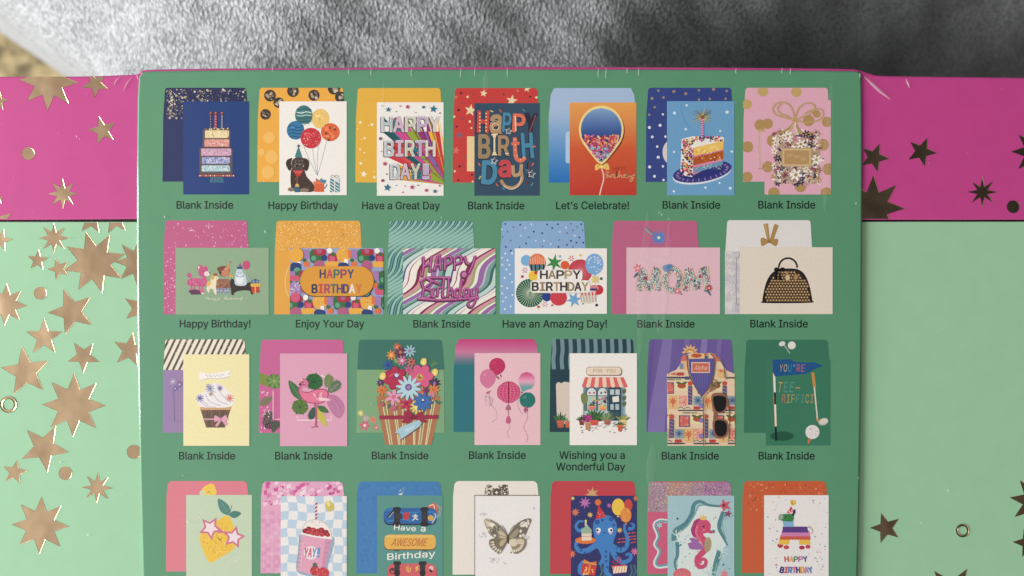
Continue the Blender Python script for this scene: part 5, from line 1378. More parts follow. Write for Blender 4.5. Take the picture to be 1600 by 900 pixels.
for k in range(6): line(950 + k * 22, 180, 975 + k * 12, 350, 3, (112, 104, 170))
rect(936, 132, 1044, 162, (226, 190, 130)); ell(975, 146, 34, 13, (190, 84, 60)); rect(1026, 146, 1044, 164, (74, 86, 130)); dot(1032, 138, 8, (206, 80, 60))
rect(942, 188, 1060, 256, (232, 200, 180)); rect(948, 194, 1054, 250, (200, 104, 84)); text('Aloha', 960, 1040, 238, 30, (234, 186, 166), .015, .15)
stroke([(912, 140), (926, 260), (970, 350), (1012, 414)], 7, (112, 80, 70)); stroke([(1062, 132), (1090, 170), (1084, 260), (1060, 340), (1012, 414)], 6, (112, 80, 70)); stroke([(1098, 300), (1060, 360), (1012, 414)], 9, (206, 160, 120), False); poly([(1060, 330), (1106, 306), (1112, 350), (1060, 380)], (150, 110, 80)); leaf(1066, 330, 20, 40, 16, (90, 100, 60)); stroke([(1124, 176), (1150, 220), (1164, 300)], 5, (120, 86, 70))
M('placket'); line(1018, 412, 1018, 720, 5, (130, 100, 84)); line(1026, 412, 1026, 720, 3, (200, 176, 150))
for y in (468, 560, 660): circ(1004, y, 15, (126, 110, 172), 14); circ(1004, y, 9, (146, 130, 190), 12)
M('sunglasses'); SF = (142, 96, 72)
blob([(1074, 394), (1110, 384), (1158, 392), (1174, 440), (1160, 496), (1120, 516), (1086, 500), (1070, 440)], SF, 4); blob([(1082, 556), (1120, 548), (1168, 560), (1178, 612), (1166, 662), (1128, 676), (1094, 668), (1078, 610)], SF, 4); poly([(1084, 500), (1108, 500), (1106, 560), (1084, 560)], SF); stroke([(1172, 420), (1186, 520), (1184, 680)], 6, (120, 84, 70)); 
blob([(1084, 410), (1112, 402), (1156, 408), (1166, 444), (1154, 490), (1122, 506), (1096, 492), (1082, 446)], (14, 14, 18), 4); blob([(1094, 566), (1122, 558), (1160, 570), (1170, 612), (1158, 652), (1128, 664), (1102, 652), (1090, 610)], (14, 14, 18), 4)
done()

# ---- card 7: golf
V(1000, 520, 4.0906)
envelope('deep green envelope with a golf club and ball', 664, 45, 1216, 640, (54, 118, 92), 240)
M('golf_club'); ell(908, 70, 21, 15, (222, 216, 208), -20); stroke([(922, 78), (958, 132)], 5, (196, 196, 190), False); M('golf_ball'); circ(970, 80, 25, (230, 224, 218))
card('deep green card with a golf flag, club and ball', 804, 175, 1216, 720, (54, 122, 94))
M('flagpole'); ell(908, 660, 76, 30, (30, 86, 66)); 
for y0, y1, c in ((172, 380, (228, 224, 216)), (380, 458, (26, 30, 36)), (458, 598, (228, 224, 216)), (598, 690, (20, 28, 34))): t0, t1 = (y0 - 172) / 518, (y1 - 172) / 518; poly([(848 + 16 * t0, y0), (862 + 14 * t0, y0), (862 + 14 * t1, y1), (848 + 16 * t1, y1)], c)
line(847, 180, 862, 600, 3, (206, 150, 110))
M('flag'); poly([(846, 172), (960, 168), (984, 184), (1060, 190), (1110, 188), (1172, 210), (1110, 236), (1060, 262), (1000, 268), (940, 272), (862, 280), (848, 250)], (24, 84, 138)); letters("YOU'RE", 886, 1052, 248, 46, ((190, 150, 90), (200, 176, 110), (70, 140, 170), (60, 130, 160), (206, 80, 90), (196, 96, 90)), .0, .24, None, .1)
M('lettering'); letters('TEE-', 874, 1026, 380, 66, ((186, 158, 78), (84, 150, 140), (84, 150, 144), (190, 148, 80)), .0, .3, (6, 2, 6, 0), .06); letters('RIFFICI', 900, 1112, 448, 54, ((174, 108, 90), (176, 142, 90), (166, 156, 90), (88, 150, 138), (84, 146, 138), (188, 156, 84), (182, 138, 82)), .0, .24, (-2, -4, -2), .1)
M('golf_club'); line(1104, 254, 1116, 350, 17, (206, 140, 70)); line(1114, 348, 1134, 552, 9, (216, 212, 200)); line(1132, 546, 1140, 568, 14, (206, 150, 80)); ell(1172, 568, 32, 22, (200, 194, 184), -18); ell(1176, 564, 26, 16, (216, 212, 204), -18)
M('golf_ball'); circ(1102, 634, 45, (226, 220, 216), 30); sprinkle(1072, 604, 1132, 664, 46, ((206, 200, 198), (238, 234, 230)), 4, 6); poly([(1076, 678), (1096, 678), (1078, 712), (1070, 700)], (206, 110, 74))
done()

# ---- row 4, card 1: lemon with star sunglasses
V(250, 740, 5.3333)
envelope('coral pink envelope with a lemon', 50, 62, 742, 815, (216, 122, 138), 190, 14, 40)
M('lemon'); blob([(350, 176), (356, 120), (400, 92), (440, 84), (462, 120), (464, 176)], (236, 196, 74), 4); ell(352, 160, 24, 22, (206, 206, 170)); stroke([(392, 162), (406, 148), (418, 162)], 4, (120, 80, 50))
card('pale sage card with a lemon in star shaped sunglasses', 218, 178, 766, 955, (190, 208, 178))
M('lemon'); blob([(480, 390), (550, 350), (590, 380), (620, 460), (640, 560), (600, 640), (500, 700), (420, 742), (376, 680), (340, 590), (336, 510), (380, 430)], (232, 190, 58)); 
random.seed(11)
bulk()
for _ in range(260):
    a = random.uniform(0, 6.28); r_ = math.sqrt(random.random()); x, y = 485 + 125 * r_ * math.cos(a), 545 + 140 * r_ * math.sin(a)
    dot(x, y, random.uniform(3, 7), random.choice(((242, 208, 92), (222, 172, 42), (238, 200, 110), (212, 160, 50))))
bulk(False)
stroke([(484, 534), (498, 554), (514, 536)], 5, (120, 80, 40)); stroke([(484, 534), (486, 528)], 4, (120, 80, 40), False)
M('leaf'); leaf(576, 346, 236, 164, 84, (80, 132, 122)); leaf(578, 348, -10, 100, 62, (70, 124, 114)); stroke([(580, 340), (598, 264)], 6, (90, 130, 116), False); stroke([(575, 340), (500, 226)], 3, (120, 160, 150), False)
M('star_sunglasses'); star(420, 454, 102, (206, 112, 138), 5, .5, 30); star(420, 454, 68, (232, 216, 220), 5, .5, 30); star(616, 530, 98, (206, 112, 138), 5, .5, 12); star(616, 530, 64, (232, 216, 220), 5, .5, 12); stroke([(480, 490), (520, 486), (550, 500)], 16, (206, 112, 138))
M('lettering'); text("YOU'RE", 268, 372, 370, 36, (222, 226, 206), 0, 0, -32); text('THE ZEST!', 545, 690, 740, 40, (222, 226, 206), 0, 0, -32)
done()

# ---- card 2: milkshake on a blue check
envelope('pink envelope with a faceted pattern', 838, 66, 1540, 830, (222, 164, 194), 190, 14, 40)
M('facet'); clip_env()
bulk()
for _ in range(120):
    x, y = random.uniform(850, 1530), random.uniform(70, 300)
    if x > 1000 and y > 190: continue
    s_ = random.uniform(12, 34); poly([(x, y), (x + s_ * 1.3, y - s_ * .5), (x + s_ * 1.4, y + s_ * .6), (x + s_ * .2, y + s_)], random.choice(((206, 90, 150), (232, 180, 206), (214, 120, 170), (240, 206, 222), (196, 74, 140), (236, 196, 214), (240, 214, 224))))
bulk(False)
for j in range(16):
    for i in range(5): 
        if (i + j) % 2 == 0: rect(842 + i * 36, 310 + j * 34, 878 + i * 36, 344 + j * 34, random.choice(((214, 148, 184), (226, 174, 200), (220, 158, 190))))
clip()
card('blue and white checked card with a pink milkshake', 1006, 188, 1556, 955, (232, 230, 228))
M('check'); clip(1006, 188, 1556, 952)
for j in range(11):
    for i in range(8):
        if (i + j) % 2 == 0:
            wv = lambda x, y: (x + 8 * math.sin(y * .021 + 1), y + 10 * math.sin(x * .016))
            x, y = 990 + i * 76, 176 + j * 72; _emit([wv(x, y), wv(x + 38, y), wv(x + 76, y), wv(x + 76, y + 36), wv(x + 76, y + 72), wv(x + 38, y + 72), wv(x, y + 72), wv(x, y + 36)], (184, 206, 224))
clip()
M('straw'); poly([(1292, 236), (1312, 232), (1306, 390), (1288, 390)], (226, 200, 200))
for k in range(5): poly([(1292, 250 + k * 30), (1311, 240 + k * 30), (1310, 254 + k * 30), (1291, 265 + k * 30)], (160, 50, 70))
M('cherry_blossom'); blob([(1380, 240), (1410, 226), (1448, 260), (1446, 300), (1410, 318), (1384, 290)], (206, 186, 90), 4); blob([(1386, 236), (1408, 230), (1420, 260), (1400, 270)], (232, 220, 150), 4)
M('milkshake_cup'); blob([(1172, 500), (1300, 538), (1452, 536), (1400, 760), (1380, 850), (1262, 856), (1140, 812), (1152, 640)], (150, 170, 190), 4)
poly([(1178, 500), (1432, 540), (1362, 848), (1252, 840), (1146, 806)], (222, 160, 186)); poly([(1380, 530), (1432, 540), (1362, 848), (1340, 846)], (206, 144, 174))
dome = [(1176, 496)] + [(1304 + 130 * math.cos(R(a)), 512 + 132 * math.sin(R(a)) + 14 * math.cos(R(a))) for a in range(188, 361, 12)] + [(1434, 542)]
poly(dome, (206, 204, 206)); poly([(1304 + (x - 1304) * .93, 520 + (y - 520) * .93) for x, y in dome], (238, 230, 224))
for x, y, r in ((1208, 478, 22), (1240, 466, 26), (1276, 476, 28), (1312, 486, 28), (1344, 476, 28), (1382, 494, 26), (1236, 490, 20), (1310, 506, 22), (1400, 510, 18), (1350, 508, 20), (1272, 500, 20)): circ(x, y, r, random.choice(((166, 40, 56), (186, 52, 64), (140, 26, 46))), 16); dot(x - 6, y - 8, 4, (214, 120, 124))
stroke([(1172, 498), (1300, 526), (1436, 542)], 13, (238, 232, 228)); sprinkle(1250, 400, 1370, 440, 10, ((220, 180, 186),), 3, 6)
for k in range(7): line(1156 - k * 2, 560 + k * 36, 1184 - k * 2, 566 + k * 36, 4, (150, 130, 150))
for k in range(12): dot(1194 - k * 2, 580 + k * 18, 5, (240, 206, 220))
for k in range(6): stroke([(1376 - k * 8, 580 + k * 40), (1414 - k * 9, 576 + k * 40)], 4, (190, 126, 156), False)
M('lettering'); ell(1260, 660, 62, 56, (232, 222, 222)); letters('YAY!', 1200, 1336, 696, 74, ((196, 56, 96), (206, 80, 120), (90, 130, 190), (100, 150, 206)), .03, .16, (8, 8, 8), 0)
M('strawberry'); circ(1290, 812, 40, (186, 44, 60)); circ(1360, 830, 48, (196, 52, 66)); sprinkle(1260, 790, 1390, 850, 24, ((222, 150, 120),), 3, 4); star(1290, 762, 30, (70, 100, 80), 6, .4)
done()

# ---- card 3: skateboards
V(550, 740, 5.3333)
envelope('bright blue envelope', 36, 66, 752, 832, (58, 124, 182), 190, 14, 40)
M('crayon_mark'); poly([(386, 176), (400, 136), (424, 126), (428, 150), (416, 180)], (214, 214, 200)); poly([(416, 130), (440, 104), (430, 150)], (150, 140, 130))
sprinkle(60, 96, 716, 160, 50, ((62, 128, 185), (54, 119, 178)), 8, 18); sprinkle(64, 200, 190, 800, 60, ((62, 128, 185), (54, 119, 178)), 8, 18)
card('teal card with skateboards lettered have an awesome birthday', 210, 182, 756, 955, (84, 146, 138))
M('skateboard'); blob([(632, 290), (650, 256), (690, 246), (706, 270), (716, 320), (690, 340)], (206, 90, 70), 4); stroke([(640, 270), (680, 262), (690, 320)], 8, (236, 214, 190)); stroke([(704, 262), (736, 290), (730, 340), (700, 366)], 12, (206, 200, 180)); stroke([(704, 262), (736, 290), (730, 340), (700, 366)], 5, (40, 60, 90))
pen.z += DZ
rrect(264, 296, 706, 430, 48, (30, 44, 60)); rrect(266, 286, 706, 418, 48, (34, 98, 160))
for p in ([(280, 310), (340, 300), (420, 330), (560, 320)], [(290, 400), (400, 380), (520, 396)], [(600, 330), (670, 320), (696, 370)]): stroke(p, 12, (52, 126, 186))
stroke([(300, 366), (350, 310)], 22, (26, 30, 40), False); stroke([(306, 366), (348, 318)], 6, (180, 190, 196), False); circ(656, 370, 24, (222, 176, 80)); ring(656, 370, 12, 12, 3, (150, 100, 50)); stroke([(666, 414), (696, 360), (690, 330)], 7, (206, 222, 232))
for x in (374, 604):
    rrect(x - 24, 278, x + 26, 440, 20, (40, 42, 50)); rrect(x - 34, 280, x + 34, 312, 14, (32, 34, 42)); rrect(x - 34, 404, x + 34, 440, 14, (30, 32, 40)); rrect(x - 12, 330, x + 44 if x < 500 else x + 12, 382, 12, (52, 54, 60))
M('emblem'); ell(440, 346, 14, 24, (190, 56, 60), -12); ell(464, 342, 14, 24, (190, 56, 60), 12); ell(452, 370, 24, 16, (190, 56, 60)); line(504, 350, 550, 386, 10, (206, 210, 206)); line(548, 350, 506, 390, 10, (206, 210, 206)); circ(528, 348, 11, (206, 210, 206))
M('lettering'); WL = (236, 232, 226)
text('Have', 350, 532, 474, 42, WL, .02, .05, 4); text('a', 574, 612, 482, 50, WL, .02)
text('Birthday', 292, 692, 706, 52, WL, .02, .08, -4)
M('skateboard'); 
for x in (374, 608): ell(x, 516, 26, 10, (34, 40, 44)); ell(x, 634, 28, 12, (34, 40, 44))
rrect(266, 516, 698, 640, 40, (120, 90, 60)); rrect(270, 508, 698, 630, 40, (226, 176, 78)); text('AWESOME', 326, 614, 604, 62, (190, 116, 62), .025, .3); rrect(278, 516, 690, 530, 7, (232, 190, 104))
M('skateboard'); rrect(292, 756, 708, 920, 60, (60, 40, 40)); rrect(294, 750, 706, 910, 60, (206, 92, 98))
for x in (376, 588):
    rrect(x - 32, 730, x + 32, 764, 12, (38, 36, 44)); rrect(x - 20, 734, x + 20, 860, 14, (38, 38, 46)); circ(x, 826, 26, (30, 30, 38)); circ(x, 782, 24, (46, 46, 54))
circ(336, 812, 26, (46, 30, 34)); ell(336, 820, 15, 10, (206, 92, 98)); dot(326, 804, 5, (206, 92, 98)); dot(346, 804, 5, (206, 92, 98))
M('emblem'); stroke([(452, 776), (462, 812), (482, 812), (490, 780)], 9, (222, 180, 90)); line(466, 768, 470, 806, 8, (222, 180, 90)); poly([(536, 772), (560, 766), (546, 790), (560, 790), (526, 820), (536, 794), (524, 794)], (226, 180, 80)); ell(660, 790, 20, 22, (230, 190, 180)); poly([(646, 790), (676, 812), (660, 826), (644, 812)], (40, 34, 42))
done()

# ---- card 4: butterfly
envelope('white envelope with a butterfly', 838, 62, 1560, 842, (232, 226, 216), 190, 14, 40)
BD, BM, BL = (92, 84, 76), (156, 146, 128), (232, 224, 208)
M('butterfly')
for s_ in (-1, 1): blob([(1205, 182), (1205 + s_ * 20, 140), (1205 + s_ * 46, 96), (1205 + s_ * 84, 96), (1205 + s_ * 98, 140), (1205 + s_ * 92, 182)], BM if s_ < 0 else BD, 4)
sprinkle(1116, 100, 1180, 176, 30, (BL, BD), 5, 10); sprinkle(1226, 100, 1296, 176, 36, (BM, (40, 36, 32), BL), 4, 9); poly([(1170, 182), (1180, 130), (1205, 120), (1236, 132), (1240, 182)], (90, 82, 70)); star(1205, 158, 16, (232, 226, 210), 4, .5)
card('off white card with a butterfly and a thin border', 1026, 184, 1566, 955, (234, 231, 230))
M('border_line'); rect(1020, 178, 1566, 183, (96, 84, 76)); rect(1020, 178, 1026, 955, (96, 84, 76)); rect(1026, 184, 1560, 187, (190, 180, 170))
sprinkle(1070, 330, 1130, 350, 10, ((196, 190, 190),), 6, 12, 'curl'); sprinkle(1060, 490, 1120, 530, 14, ((190, 186, 190),), 5, 10, 'curl'); sprinkle(1430, 520, 1480, 560, 12, ((190, 186, 190),), 5, 9, 'curl'); sprinkle(1150, 700, 1230, 750, 16, ((190, 186, 196),), 5, 10, 'curl'); sprinkle(1260, 740, 1280, 760, 3, ((170, 166, 170),), 5, 8, 'dash'); sprinkle(1510, 280, 1530, 300, 3, ((180, 176, 180),), 3, 5)
M('butterfly_wing'); blob([(1298, 530), (1270, 470), (1220, 420), (1160, 385), (1112, 376), (1102, 400), (1118, 450), (1150, 510), (1210, 546), (1270, 560)], (156, 148, 132))
blob([(1110, 385), (1150, 386), (1140, 440), (1124, 440)], (210, 196, 170), 4); ell(1166, 426, 27, 21, (232, 224, 208), 20); blob([(1224, 480), (1260, 490), (1290, 530), (1262, 556), (1236, 530)], (196, 184, 150), 4); blob([(1150, 470), (1196, 470), (1220, 530), (1180, 530)], (112, 104, 92), 4); dot(1190, 516, 12, (226, 214, 196)); dot(1136, 468, 11, (220, 206, 186)); sprinkle(1150, 440, 1220, 480, 14, ((200, 186, 160), (90, 80, 64)), 5, 9)
stroke([(1298, 530), (1230, 440), (1120, 384)], 5, (110, 96, 80)); stroke([(1290, 530), (1220, 510), (1150, 500)], 4, (116, 108, 98))
M('butterfly_wing'); blob([(1300, 530), (1330, 470), (1370, 420), (1430, 384), (1480, 374), (1492, 396), (1470, 450), (1440, 520), (1400, 546), (1340, 556)], (116, 108, 98)); ell(1428, 422, 32, 22, (232, 224, 208), -24); 
for x, y in ((1466, 394), (1470, 416), (1456, 438), (1406, 480), (1404, 520), (1428, 514)): ell(x, y, 11, 13, (226, 216, 196))
blob([(1310, 530), (1350, 480), (1384, 460), (1382, 500), (1340, 540)], (160, 148, 122), 4); stroke([(1300, 530), (1380, 450), (1470, 384)], 4, (120, 108, 90))
M('butterfly_wing'); blob([(1296, 540), (1250, 540), (1180, 540), (1142, 560), (1150, 610), (1190, 650), (1230, 670), (1262, 630), (1290, 580)], (124, 114, 98)); blob([(1286, 545), (1240, 560), (1230, 600), (1256, 600)], (186, 172, 138), 4); blob([(1160, 556), (1200, 548), (1230, 560), (1180, 590)], (120, 108, 84), 4)
for k in range(6): a = 100 + k * 16; ell(1250 + 78 * math.cos(R(a)), 572 + 74 * math.sin(R(a)), 13, 8, (220, 208, 186), a); dot(1250 + 98 * math.cos(R(a)), 572 + 92 * math.sin(R(a)), 5, (226, 216, 196))
M('butterfly_wing'); blob([(1302, 545), (1350, 536), (1420, 536), (1452, 556), (1446, 610), (1410, 650), (1366, 670), (1336, 630), (1312, 584)], (150, 136, 110)); ell(1345, 575, 36, 32, (216, 204, 180)); ell(1400, 566, 36, 22, (206, 194, 168))
for k in range(7): a = 10 + k * 16; ell(1350 + 72 * math.cos(R(a)), 572 + 72 * math.sin(R(a)), 12, 8, (224, 214, 194), a); dot(1350 + 94 * math.cos(R(a)), 570 + 92 * math.sin(R(a)), 6, (96, 84, 68))
M('butterfly_body'); ell(1300, 545, 8, 42, (60, 52, 44)); stroke([(1294, 506), (1272, 460), (1248, 430)], 3.5, (70, 62, 56)); stroke([(1308, 506), (1326, 460), (1352, 430)], 3.5, (70, 62, 56))
done()

# ---- card 5: octopus
V(850, 740, 5.3333)
envelope('red envelope with a gold star', 50, 62, 770, 836, (194, 62, 74), 190, 14, 40)
M('star_pattern'); star(402, 170, 62, (206, 164, 110), 7, .4, 5)
card('navy card with an octopus carrying cake and presents', 224, 184, 774, 955, (44, 48, 106))
M('star_pattern')
clip(224, 184, 774, 952)
for x, y, r, n, c in ((342, 242, 52, 8, (190, 110, 176)), (262, 322, 38, 8, (222, 120, 76)), (384, 344, 27, 8, (226, 190, 96)), (542, 266, 24, 7, (190, 100, 160)), (630, 472, 27, 8, (226, 190, 96)), (240, 206, 20, 7, (226, 200, 110)), (232, 670, 38, 8, (222, 120, 70)), (756, 650, 40, 8, (206, 110, 160)), (768, 206, 30, 7, (220, 120, 80))): star(x, y, r, c, n, .42, 6)
for x in (470, 500, 720, 750): stroke([(x, 952), (x - 14, 880), (x + 14, 820), (x, 760)], 15, (60, 110, 120))
clip()
OB = (62, 128, 196); OD = (40, 88, 160)
M('octopus')
for p, w0, w1 in (([(440, 590), (360, 640), (290, 640), (266, 590), (290, 560)], 50, 26), ([(330, 460), (290, 476), (266, 440), (290, 400), (330, 398)], 30, 16), ([(560, 600), (640, 640), (690, 600), (694, 530), (672, 470), (672, 420)], 46, 20), ([(700, 460), (740, 456), (746, 424), (720, 416)], 30, 12), ([(480, 620), (500, 700), (460, 760)], 60, 24), ([(520, 620), (520, 730), (520, 820), (560, 860)], 54, 34), ([(560, 620), (600, 700), (660, 740), (720, 710), (716, 670), (680, 680)], 48, 20), ([(330, 730), (300, 770), (300, 820), (340, 840)], 26, 34)):
    stroke(p, w0, OB, True, w1)
blob([(410, 480), (412, 410), (450, 362), (510, 346), (570, 362), (604, 420), (604, 490), (580, 560), (560, 630), (450, 630), (430, 560)], OB)
for x, y, r in ((444, 404, 22), (486, 388, 12), (560, 380, 20), (582, 430, 13), (516, 650, 12), (516, 690, 11), (518, 730, 12), (310, 640, 11), (340, 660, 10), (380, 660, 9), (280, 600, 8), (640, 632, 10), (610, 620, 9), (670, 610, 8), (526, 780, 11), (600, 690, 10)): circ(x, y, r, OD, 12)
circ(452, 472, 21, (236, 236, 236)); circ(554, 472, 21, (236, 236, 236)); circ(444, 472, 10, INK); circ(560, 472, 10, INK); ring(504, 486, 10, 8, 5, INK, 10, 170); ell(452, 500, 14, 7, (206, 150, 180)); ell(556, 500, 14, 7, (206, 150, 180))
M('party_hat'); poly([(456, 260), (520, 362), (430, 382)], (200, 52, 62)); sprinkle(446, 320, 506, 366, 8, ((226, 120, 120),), 4, 7); circ(450, 240, 26, (222, 110, 54))
M('balloon'); ell(702, 262, 36, 50, (200, 70, 60)); ell(618, 278, 53, 70, (236, 196, 72)); poly([(616, 345), (606, 362), (634, 362)], (236, 196, 72)); ell(682, 346, 46, 62, (226, 140, 58)); sprinkle(650, 300, 712, 400, 20, ((236, 170, 96),), 3, 5); poly([(684, 406), (674, 424), (694, 424)], (226, 140, 58))
M('cake'); ell(346, 556, 86, 30, (222, 120, 50)); poly([(312, 490), (396, 486), (396, 556), (316, 560)], (232, 210, 190)); poly([(308, 470), (360, 426), (398, 470), (396, 500), (312, 500)], (150, 180, 150)); rect(340, 390, 356, 436, (206, 206, 190)); star(348, 392, 14, (236, 206, 100), 5); line(314, 524, 396, 522, 6, (200, 150, 140))
M('gift'); poly([(318, 756), (440, 770), (424, 850), (306, 836)], (206, 60, 56)); sprinkle(322, 770, 430, 840, 12, ((236, 180, 110),), 7, 9); line(384, 762, 368, 845, 14, (226, 150, 60)); poly([(332, 712), (384, 740), (440, 732), (430, 766), (330, 752)], (222, 120, 50)); line(320, 730, 440, 760, 8, (226, 160, 100))
poly([(568, 776), (680, 766), (682, 820), (580, 834)], (226, 150, 110)); 
for k in range(5): poly([(574 + k * 24, 832 - k * 2), (590 + k * 24, 830 - k * 2), (606 + k * 22, 772 - k), (592 + k * 22, 774 - k)], (238, 224, 200))
ring(598, 734, 24, 14, 6, (190, 50, 76)); ring(632, 720, 14, 24, 6, (190, 50, 76)); line(560, 772, 684, 762, 10, (200, 60, 80))
M('lettering')
for j, (x0, x1, y) in enumerate(((694, 760, 500), (620, 676, 548), (704, 768, 528), (612, 680, 576), (706, 768, 552), (724, 766, 578))):
    stroke([(x0, y), (x0 + (x1 - x0) * .4, y - 6)], 9, (206, 84, 76), False); stroke([(x0 + (x1 - x0) * .5, y - 6), (x1, y - 8)], 9, (206, 84, 76), False)
done()

# ---- card 6: seahorse
envelope('pink envelope with an iridescent flap', 858, 66, 1572, 836, (204, 92, 124), 320, 14, 40)
M('glitter_flap'); clip_env(); random.seed(3)
poly([(862, 320), (868, 160), (880, 100), (910, 74), (1540, 74), (1562, 100), (1568, 160), (1572, 320)], (170, 134, 152))
bulk()
for _ in range(1500):
    x, y = random.uniform(868, 1568), random.uniform(72, 318)
    if x > 1030 and y > 186: continue
    if 1010 < x < 1230 and random.random() < .7: c = random.choice(((206, 160, 90), (190, 130, 100), (220, 180, 120)))
    elif x > 1330: c = random.choice(((150, 90, 160), (130, 86, 150), (176, 130, 180), (200, 150, 170)))
    else: c = random.choice(((180, 160, 170), (150, 120, 150), (206, 180, 190), (160, 140, 140), (130, 140, 130)))
    dot(x, y, random.uniform(3, 6), c)
bulk(False)
clip(); M('lining'); stroke([(1030, 396), (960, 392), (920, 430), (950, 520), (925, 590), (960, 650), (925, 740), (950, 776), (1030, 768)], 30, (214, 226, 226)); stroke([(1030, 400), (962, 398), (928, 432), (958, 520), (934, 590), (968, 650), (934, 738), (956, 768), (1030, 760)], 17, (110, 160, 170)); star(962, 430, 30, (160, 200, 206), 6, .5)
card('pale aqua card with a crowned pink seahorse and seaweed frame', 1030, 184, 1586, 955, (164, 198, 204))
M('lining'); blob([(1110, 560), (1130, 480), (1220, 400), (1290, 280), (1400, 270), (1500, 310), (1480, 440), (1520, 560), (1470, 680), (1440, 760), (1400, 850), (1280, 940), (1110, 860), (1120, 700)], (216, 228, 224))
M('seaweed'); SW = (84, 136, 144); S2 = (124, 170, 172)
stroke([(1086, 560), (1096, 480), (1180, 420), (1230, 340), (1250, 260), (1300, 232), (1370, 262), (1470, 272)], 50, SW, True, 18); stroke([(1110, 500), (1190, 440), (1250, 350), (1290, 270), (1340, 262)], 14, S2); stroke([(1500, 320), (1460, 440), (1500, 540), (1530, 600)], 48, SW, True, 10); stroke([(1506, 330), (1484, 430), (1516, 540)], 10, S2); stroke([(1110, 570), (1112, 680), (1090, 740), (1110, 830)], 32, SW, True, 16); stroke([(1112, 610), (1148, 590)], 14, SW, False); stroke([(1470, 640), (1430, 760), (1410, 860)], 54, SW, True, 30); stroke([(1440, 740), (1418, 850)], 12, S2)
def coral(x, y, r, c): 
    for k in range(7): a = -150 + k * 42; stroke([(x, y), (x + r * .6 * math.cos(R(a)), y + r * .6 * math.sin(R(a))), (x + r * math.cos(R(a + 10)), y + r * math.sin(R(a + 10)))], 8, c)
coral(1110, 520, 54, (206, 222, 220)); coral(1480, 650, 64, (200, 220, 218)); coral(1370, 840, 70, (190, 214, 214)); coral(1310, 930, 70, (120, 166, 170))
M('seahorse'); SP = (206, 76, 116)
blob([(1240, 420), (1256, 390), (1300, 372), (1310, 400), (1270, 440), (1260, 500), (1270, 536), (1240, 520), (1224, 470)], (170, 60, 116))
stroke([(1300, 460), (1296, 520), (1340, 570), (1350, 620), (1300, 680), (1274, 720), (1290, 774), (1336, 770), (1350, 730), (1326, 712), (1304, 728), (1312, 750)], 70, SP, True, 12); stroke([(1274, 700), (1284, 764), (1326, 776), (1352, 740), (1334, 712), (1306, 722)], 26, SP); circ(1330, 440, 60, SP, 30); stroke([(1350, 470), (1390, 486), (1416, 486)], 34, SP, True, 20); ell(1412, 482, 14, 14, (130, 120, 140)); blob([(1340, 560), (1376, 530), (1396, 580), (1380, 640), (1344, 650)], (176, 160, 120), 4)
for k in range(5): line(1346, 570 + k * 18, 1386, 560 + k * 18, 4, (140, 126, 96))
stroke([(1280, 430), (1270, 500), (1310, 570), (1330, 620)], 14, (226, 116, 140)); blob([(1200, 580), (1230, 570), (1210, 540), (1262, 540), (1300, 580), (1334, 620), (1290, 634), (1220, 630), (1206, 610)], (160, 106, 170), 4); circ(1328, 438, 10, (70, 30, 50)); ell(1332, 470, 12, 8, (226, 120, 150))
poly([(1300, 366), (1304, 346), (1318, 362), (1328, 340), (1338, 362), (1354, 350), (1348, 388), (1302, 386)], (232, 190, 110))
M('bubble'); random.seed(9)
bulk()
for _ in range(46):
    x, y = random.uniform(1100, 1570), random.uniform(290, 800); star(x, y, random.uniform(4, 8), random.choice(((84, 120, 130), (110, 150, 156), (130, 130, 170))), 4, .5)
bulk(False)
star(1112, 376, 13, (50, 90, 100), 4, .5); star(1494, 760, 12, (60, 100, 110), 4, .5)
M('starfish'); star(1506, 266, 58, (206, 90, 116), 5, .45, -20); circ(1498, 264, 13, (130, 50, 60)); star(1534, 336, 36, (140, 70, 110), 5, .42, 10); star(1502, 836, 40, (226, 130, 140), 6, .42)
M('seashell'); ell(1150, 845, 74, 56, (206, 96, 110)); 
for k in range(9): a = 190 + k * 20; line(1150, 880, 1150 + 70 * math.cos(R(a)), 850 + 54 * math.sin(R(a)), 4, (230, 150, 150))
done()

# ---- card 7: pinata
V(1000, 740, 4.4444)
envelope('orange envelope with confetti on the flap', 708, 52, 1304, 690, (202, 92, 52), 160, 12, 34)
M('confetti'); sprinkle(745, 66, 1296, 140, 44, ((140, 50, 40), (232, 170, 90), (240, 206, 160), (120, 60, 50), (90, 60, 80)), 4, 8, 'dash'); sprinkle(730, 150, 855, 262, 18, ((232, 170, 90), (240, 206, 160), (130, 50, 40)), 3, 8, 'curl')
card('white card with a striped donkey pinata and confetti', 862, 150, 1310, 800, (234, 231, 230))
M('confetti'); random.seed(4)
bulk()
for _ in range(95):
    x, y = random.uniform(872, 1300), random.uniform(165, 705)
    if 955 < x < 1195 and 200 < y < 530: continue
    if 960 < x < 1190 and 560 < y: continue
    c = random.choice(((206, 60, 60), (60, 110, 180), (226, 170, 80), (70, 140, 100), (190, 110, 170), (50, 60, 110), (226, 140, 130), (200, 190, 200)))
    pen.z += DZ; a = random.uniform(0, 6.3); l = random.uniform(4, 10)
    if random.random() < .4: stroke([(x - l, y), (x - l * .3, y - l * .6), (x + l * .3, y + l * .4), (x + l, y - l * .2)], 3.5, c)
    else: stroke([(x - l * .5 * math.cos(a), y - l * .5 * math.sin(a)), (x + l * .5 * math.cos(a), y + l * .5 * math.sin(a))], 5, c, False)
bulk(False)
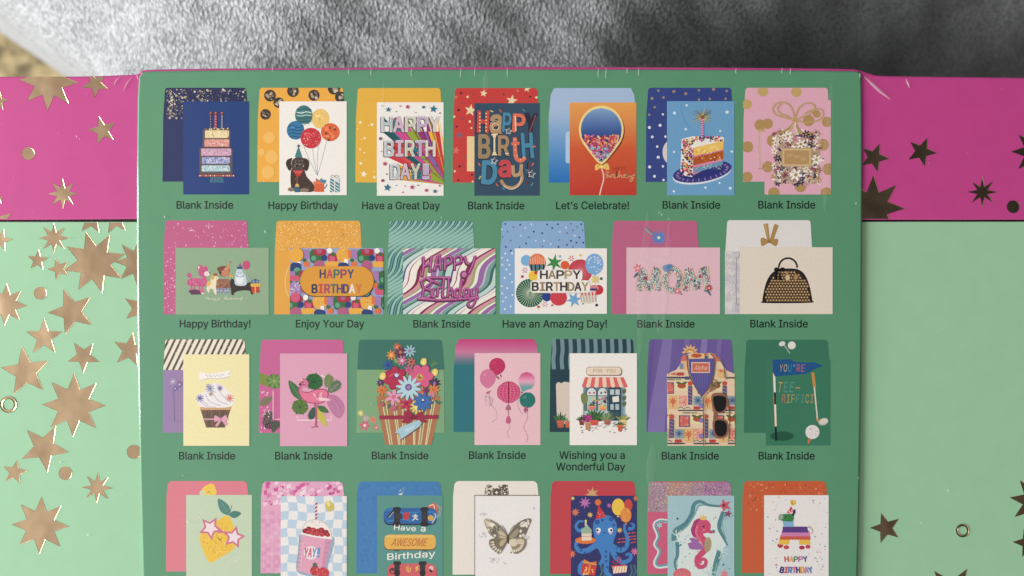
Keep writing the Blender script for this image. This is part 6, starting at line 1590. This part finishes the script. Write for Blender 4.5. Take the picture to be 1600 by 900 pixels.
def fringe(y0, y1, xa0, xb0, xa1, xb1, c, n=11):
    poly([(xa0, y0), (xb0, y0), (xb1, y1), (xa1, y1)], c)
    for k in range(n): ell(xa1 + (xb1 - xa1) * (k + .5) / n, y1, (xb1 - xa1) / n * .55, 9, c, 0, 10)
M('pinata')
stroke([(1160, 380), (1180, 366), (1200, 392), (1196, 410), (1176, 420)], 5, (206, 140, 120)); stroke([(1156, 384), (1176, 374), (1206, 404)], 4, (140, 170, 150))
ell(974, 498, 20, 18, (176, 50, 80)); ell(1016, 512, 20, 14, (196, 70, 90)); ell(1124, 514, 20, 14, (176, 50, 80)); ell(1166, 508, 18, 14, (196, 70, 90))
fringe(440, 486, 970, 1040, 962, 1036, (232, 190, 70), 5); fringe(440, 486, 1104, 1176, 1104, 1184, (232, 190, 70), 5)
fringe(425, 452, 976, 1180, 972, 1184, (206, 90, 70)); fringe(396, 428, 986, 1176, 978, 1178, (206, 130, 180)); fringe(368, 402, 992, 1160, 988, 1168, (92, 62, 134))
fringe(330, 362, 990, 1066, 996, 1066, (130, 180, 214), 6); blob([(962, 300), (970, 286), (1010, 280), (1060, 282), (1068, 316), (1054, 332), (1000, 330), (966, 320)], (62, 130, 74), 4); ell(980, 300, 16, 20, (150, 176, 150)); poly([(1050, 290), (1060, 256), (1078, 246), (1080, 270), (1066, 296)], (52, 44, 96)); dot(1012, 300, 5, INK)
M('party_hat'); poly([(1050, 226), (1066, 268), (1054, 282), (1018, 272)], (206, 80, 90)); sprinkle(1030, 246, 1060, 276, 9, ((240, 210, 200),), 4, 6); circ(1062, 202, 19, (226, 186, 70)); sprinkle(1048, 190, 1076, 214, 10, ((240, 210, 120), (200, 150, 50)), 3, 5)
M('lettering'); LC = ((206, 70, 70), (226, 180, 80), (70, 140, 110), (190, 110, 170), (60, 80, 150), (110, 150, 200))
letters('HAPPY', 1000, 1162, 612, 36, LC, .05, .16, (-6, 4, -4, 6, -8), .05); letters('BIRTHDAY', 972, 1196, 690, 40, ((70, 50, 120), (206, 80, 90), (90, 130, 190), (206, 110, 160), (60, 60, 120), (226, 160, 70), (190, 140, 170), (100, 140, 200)), .07, .1, (14, 10, 6, 2, -2, -6, -10, -14))
done()
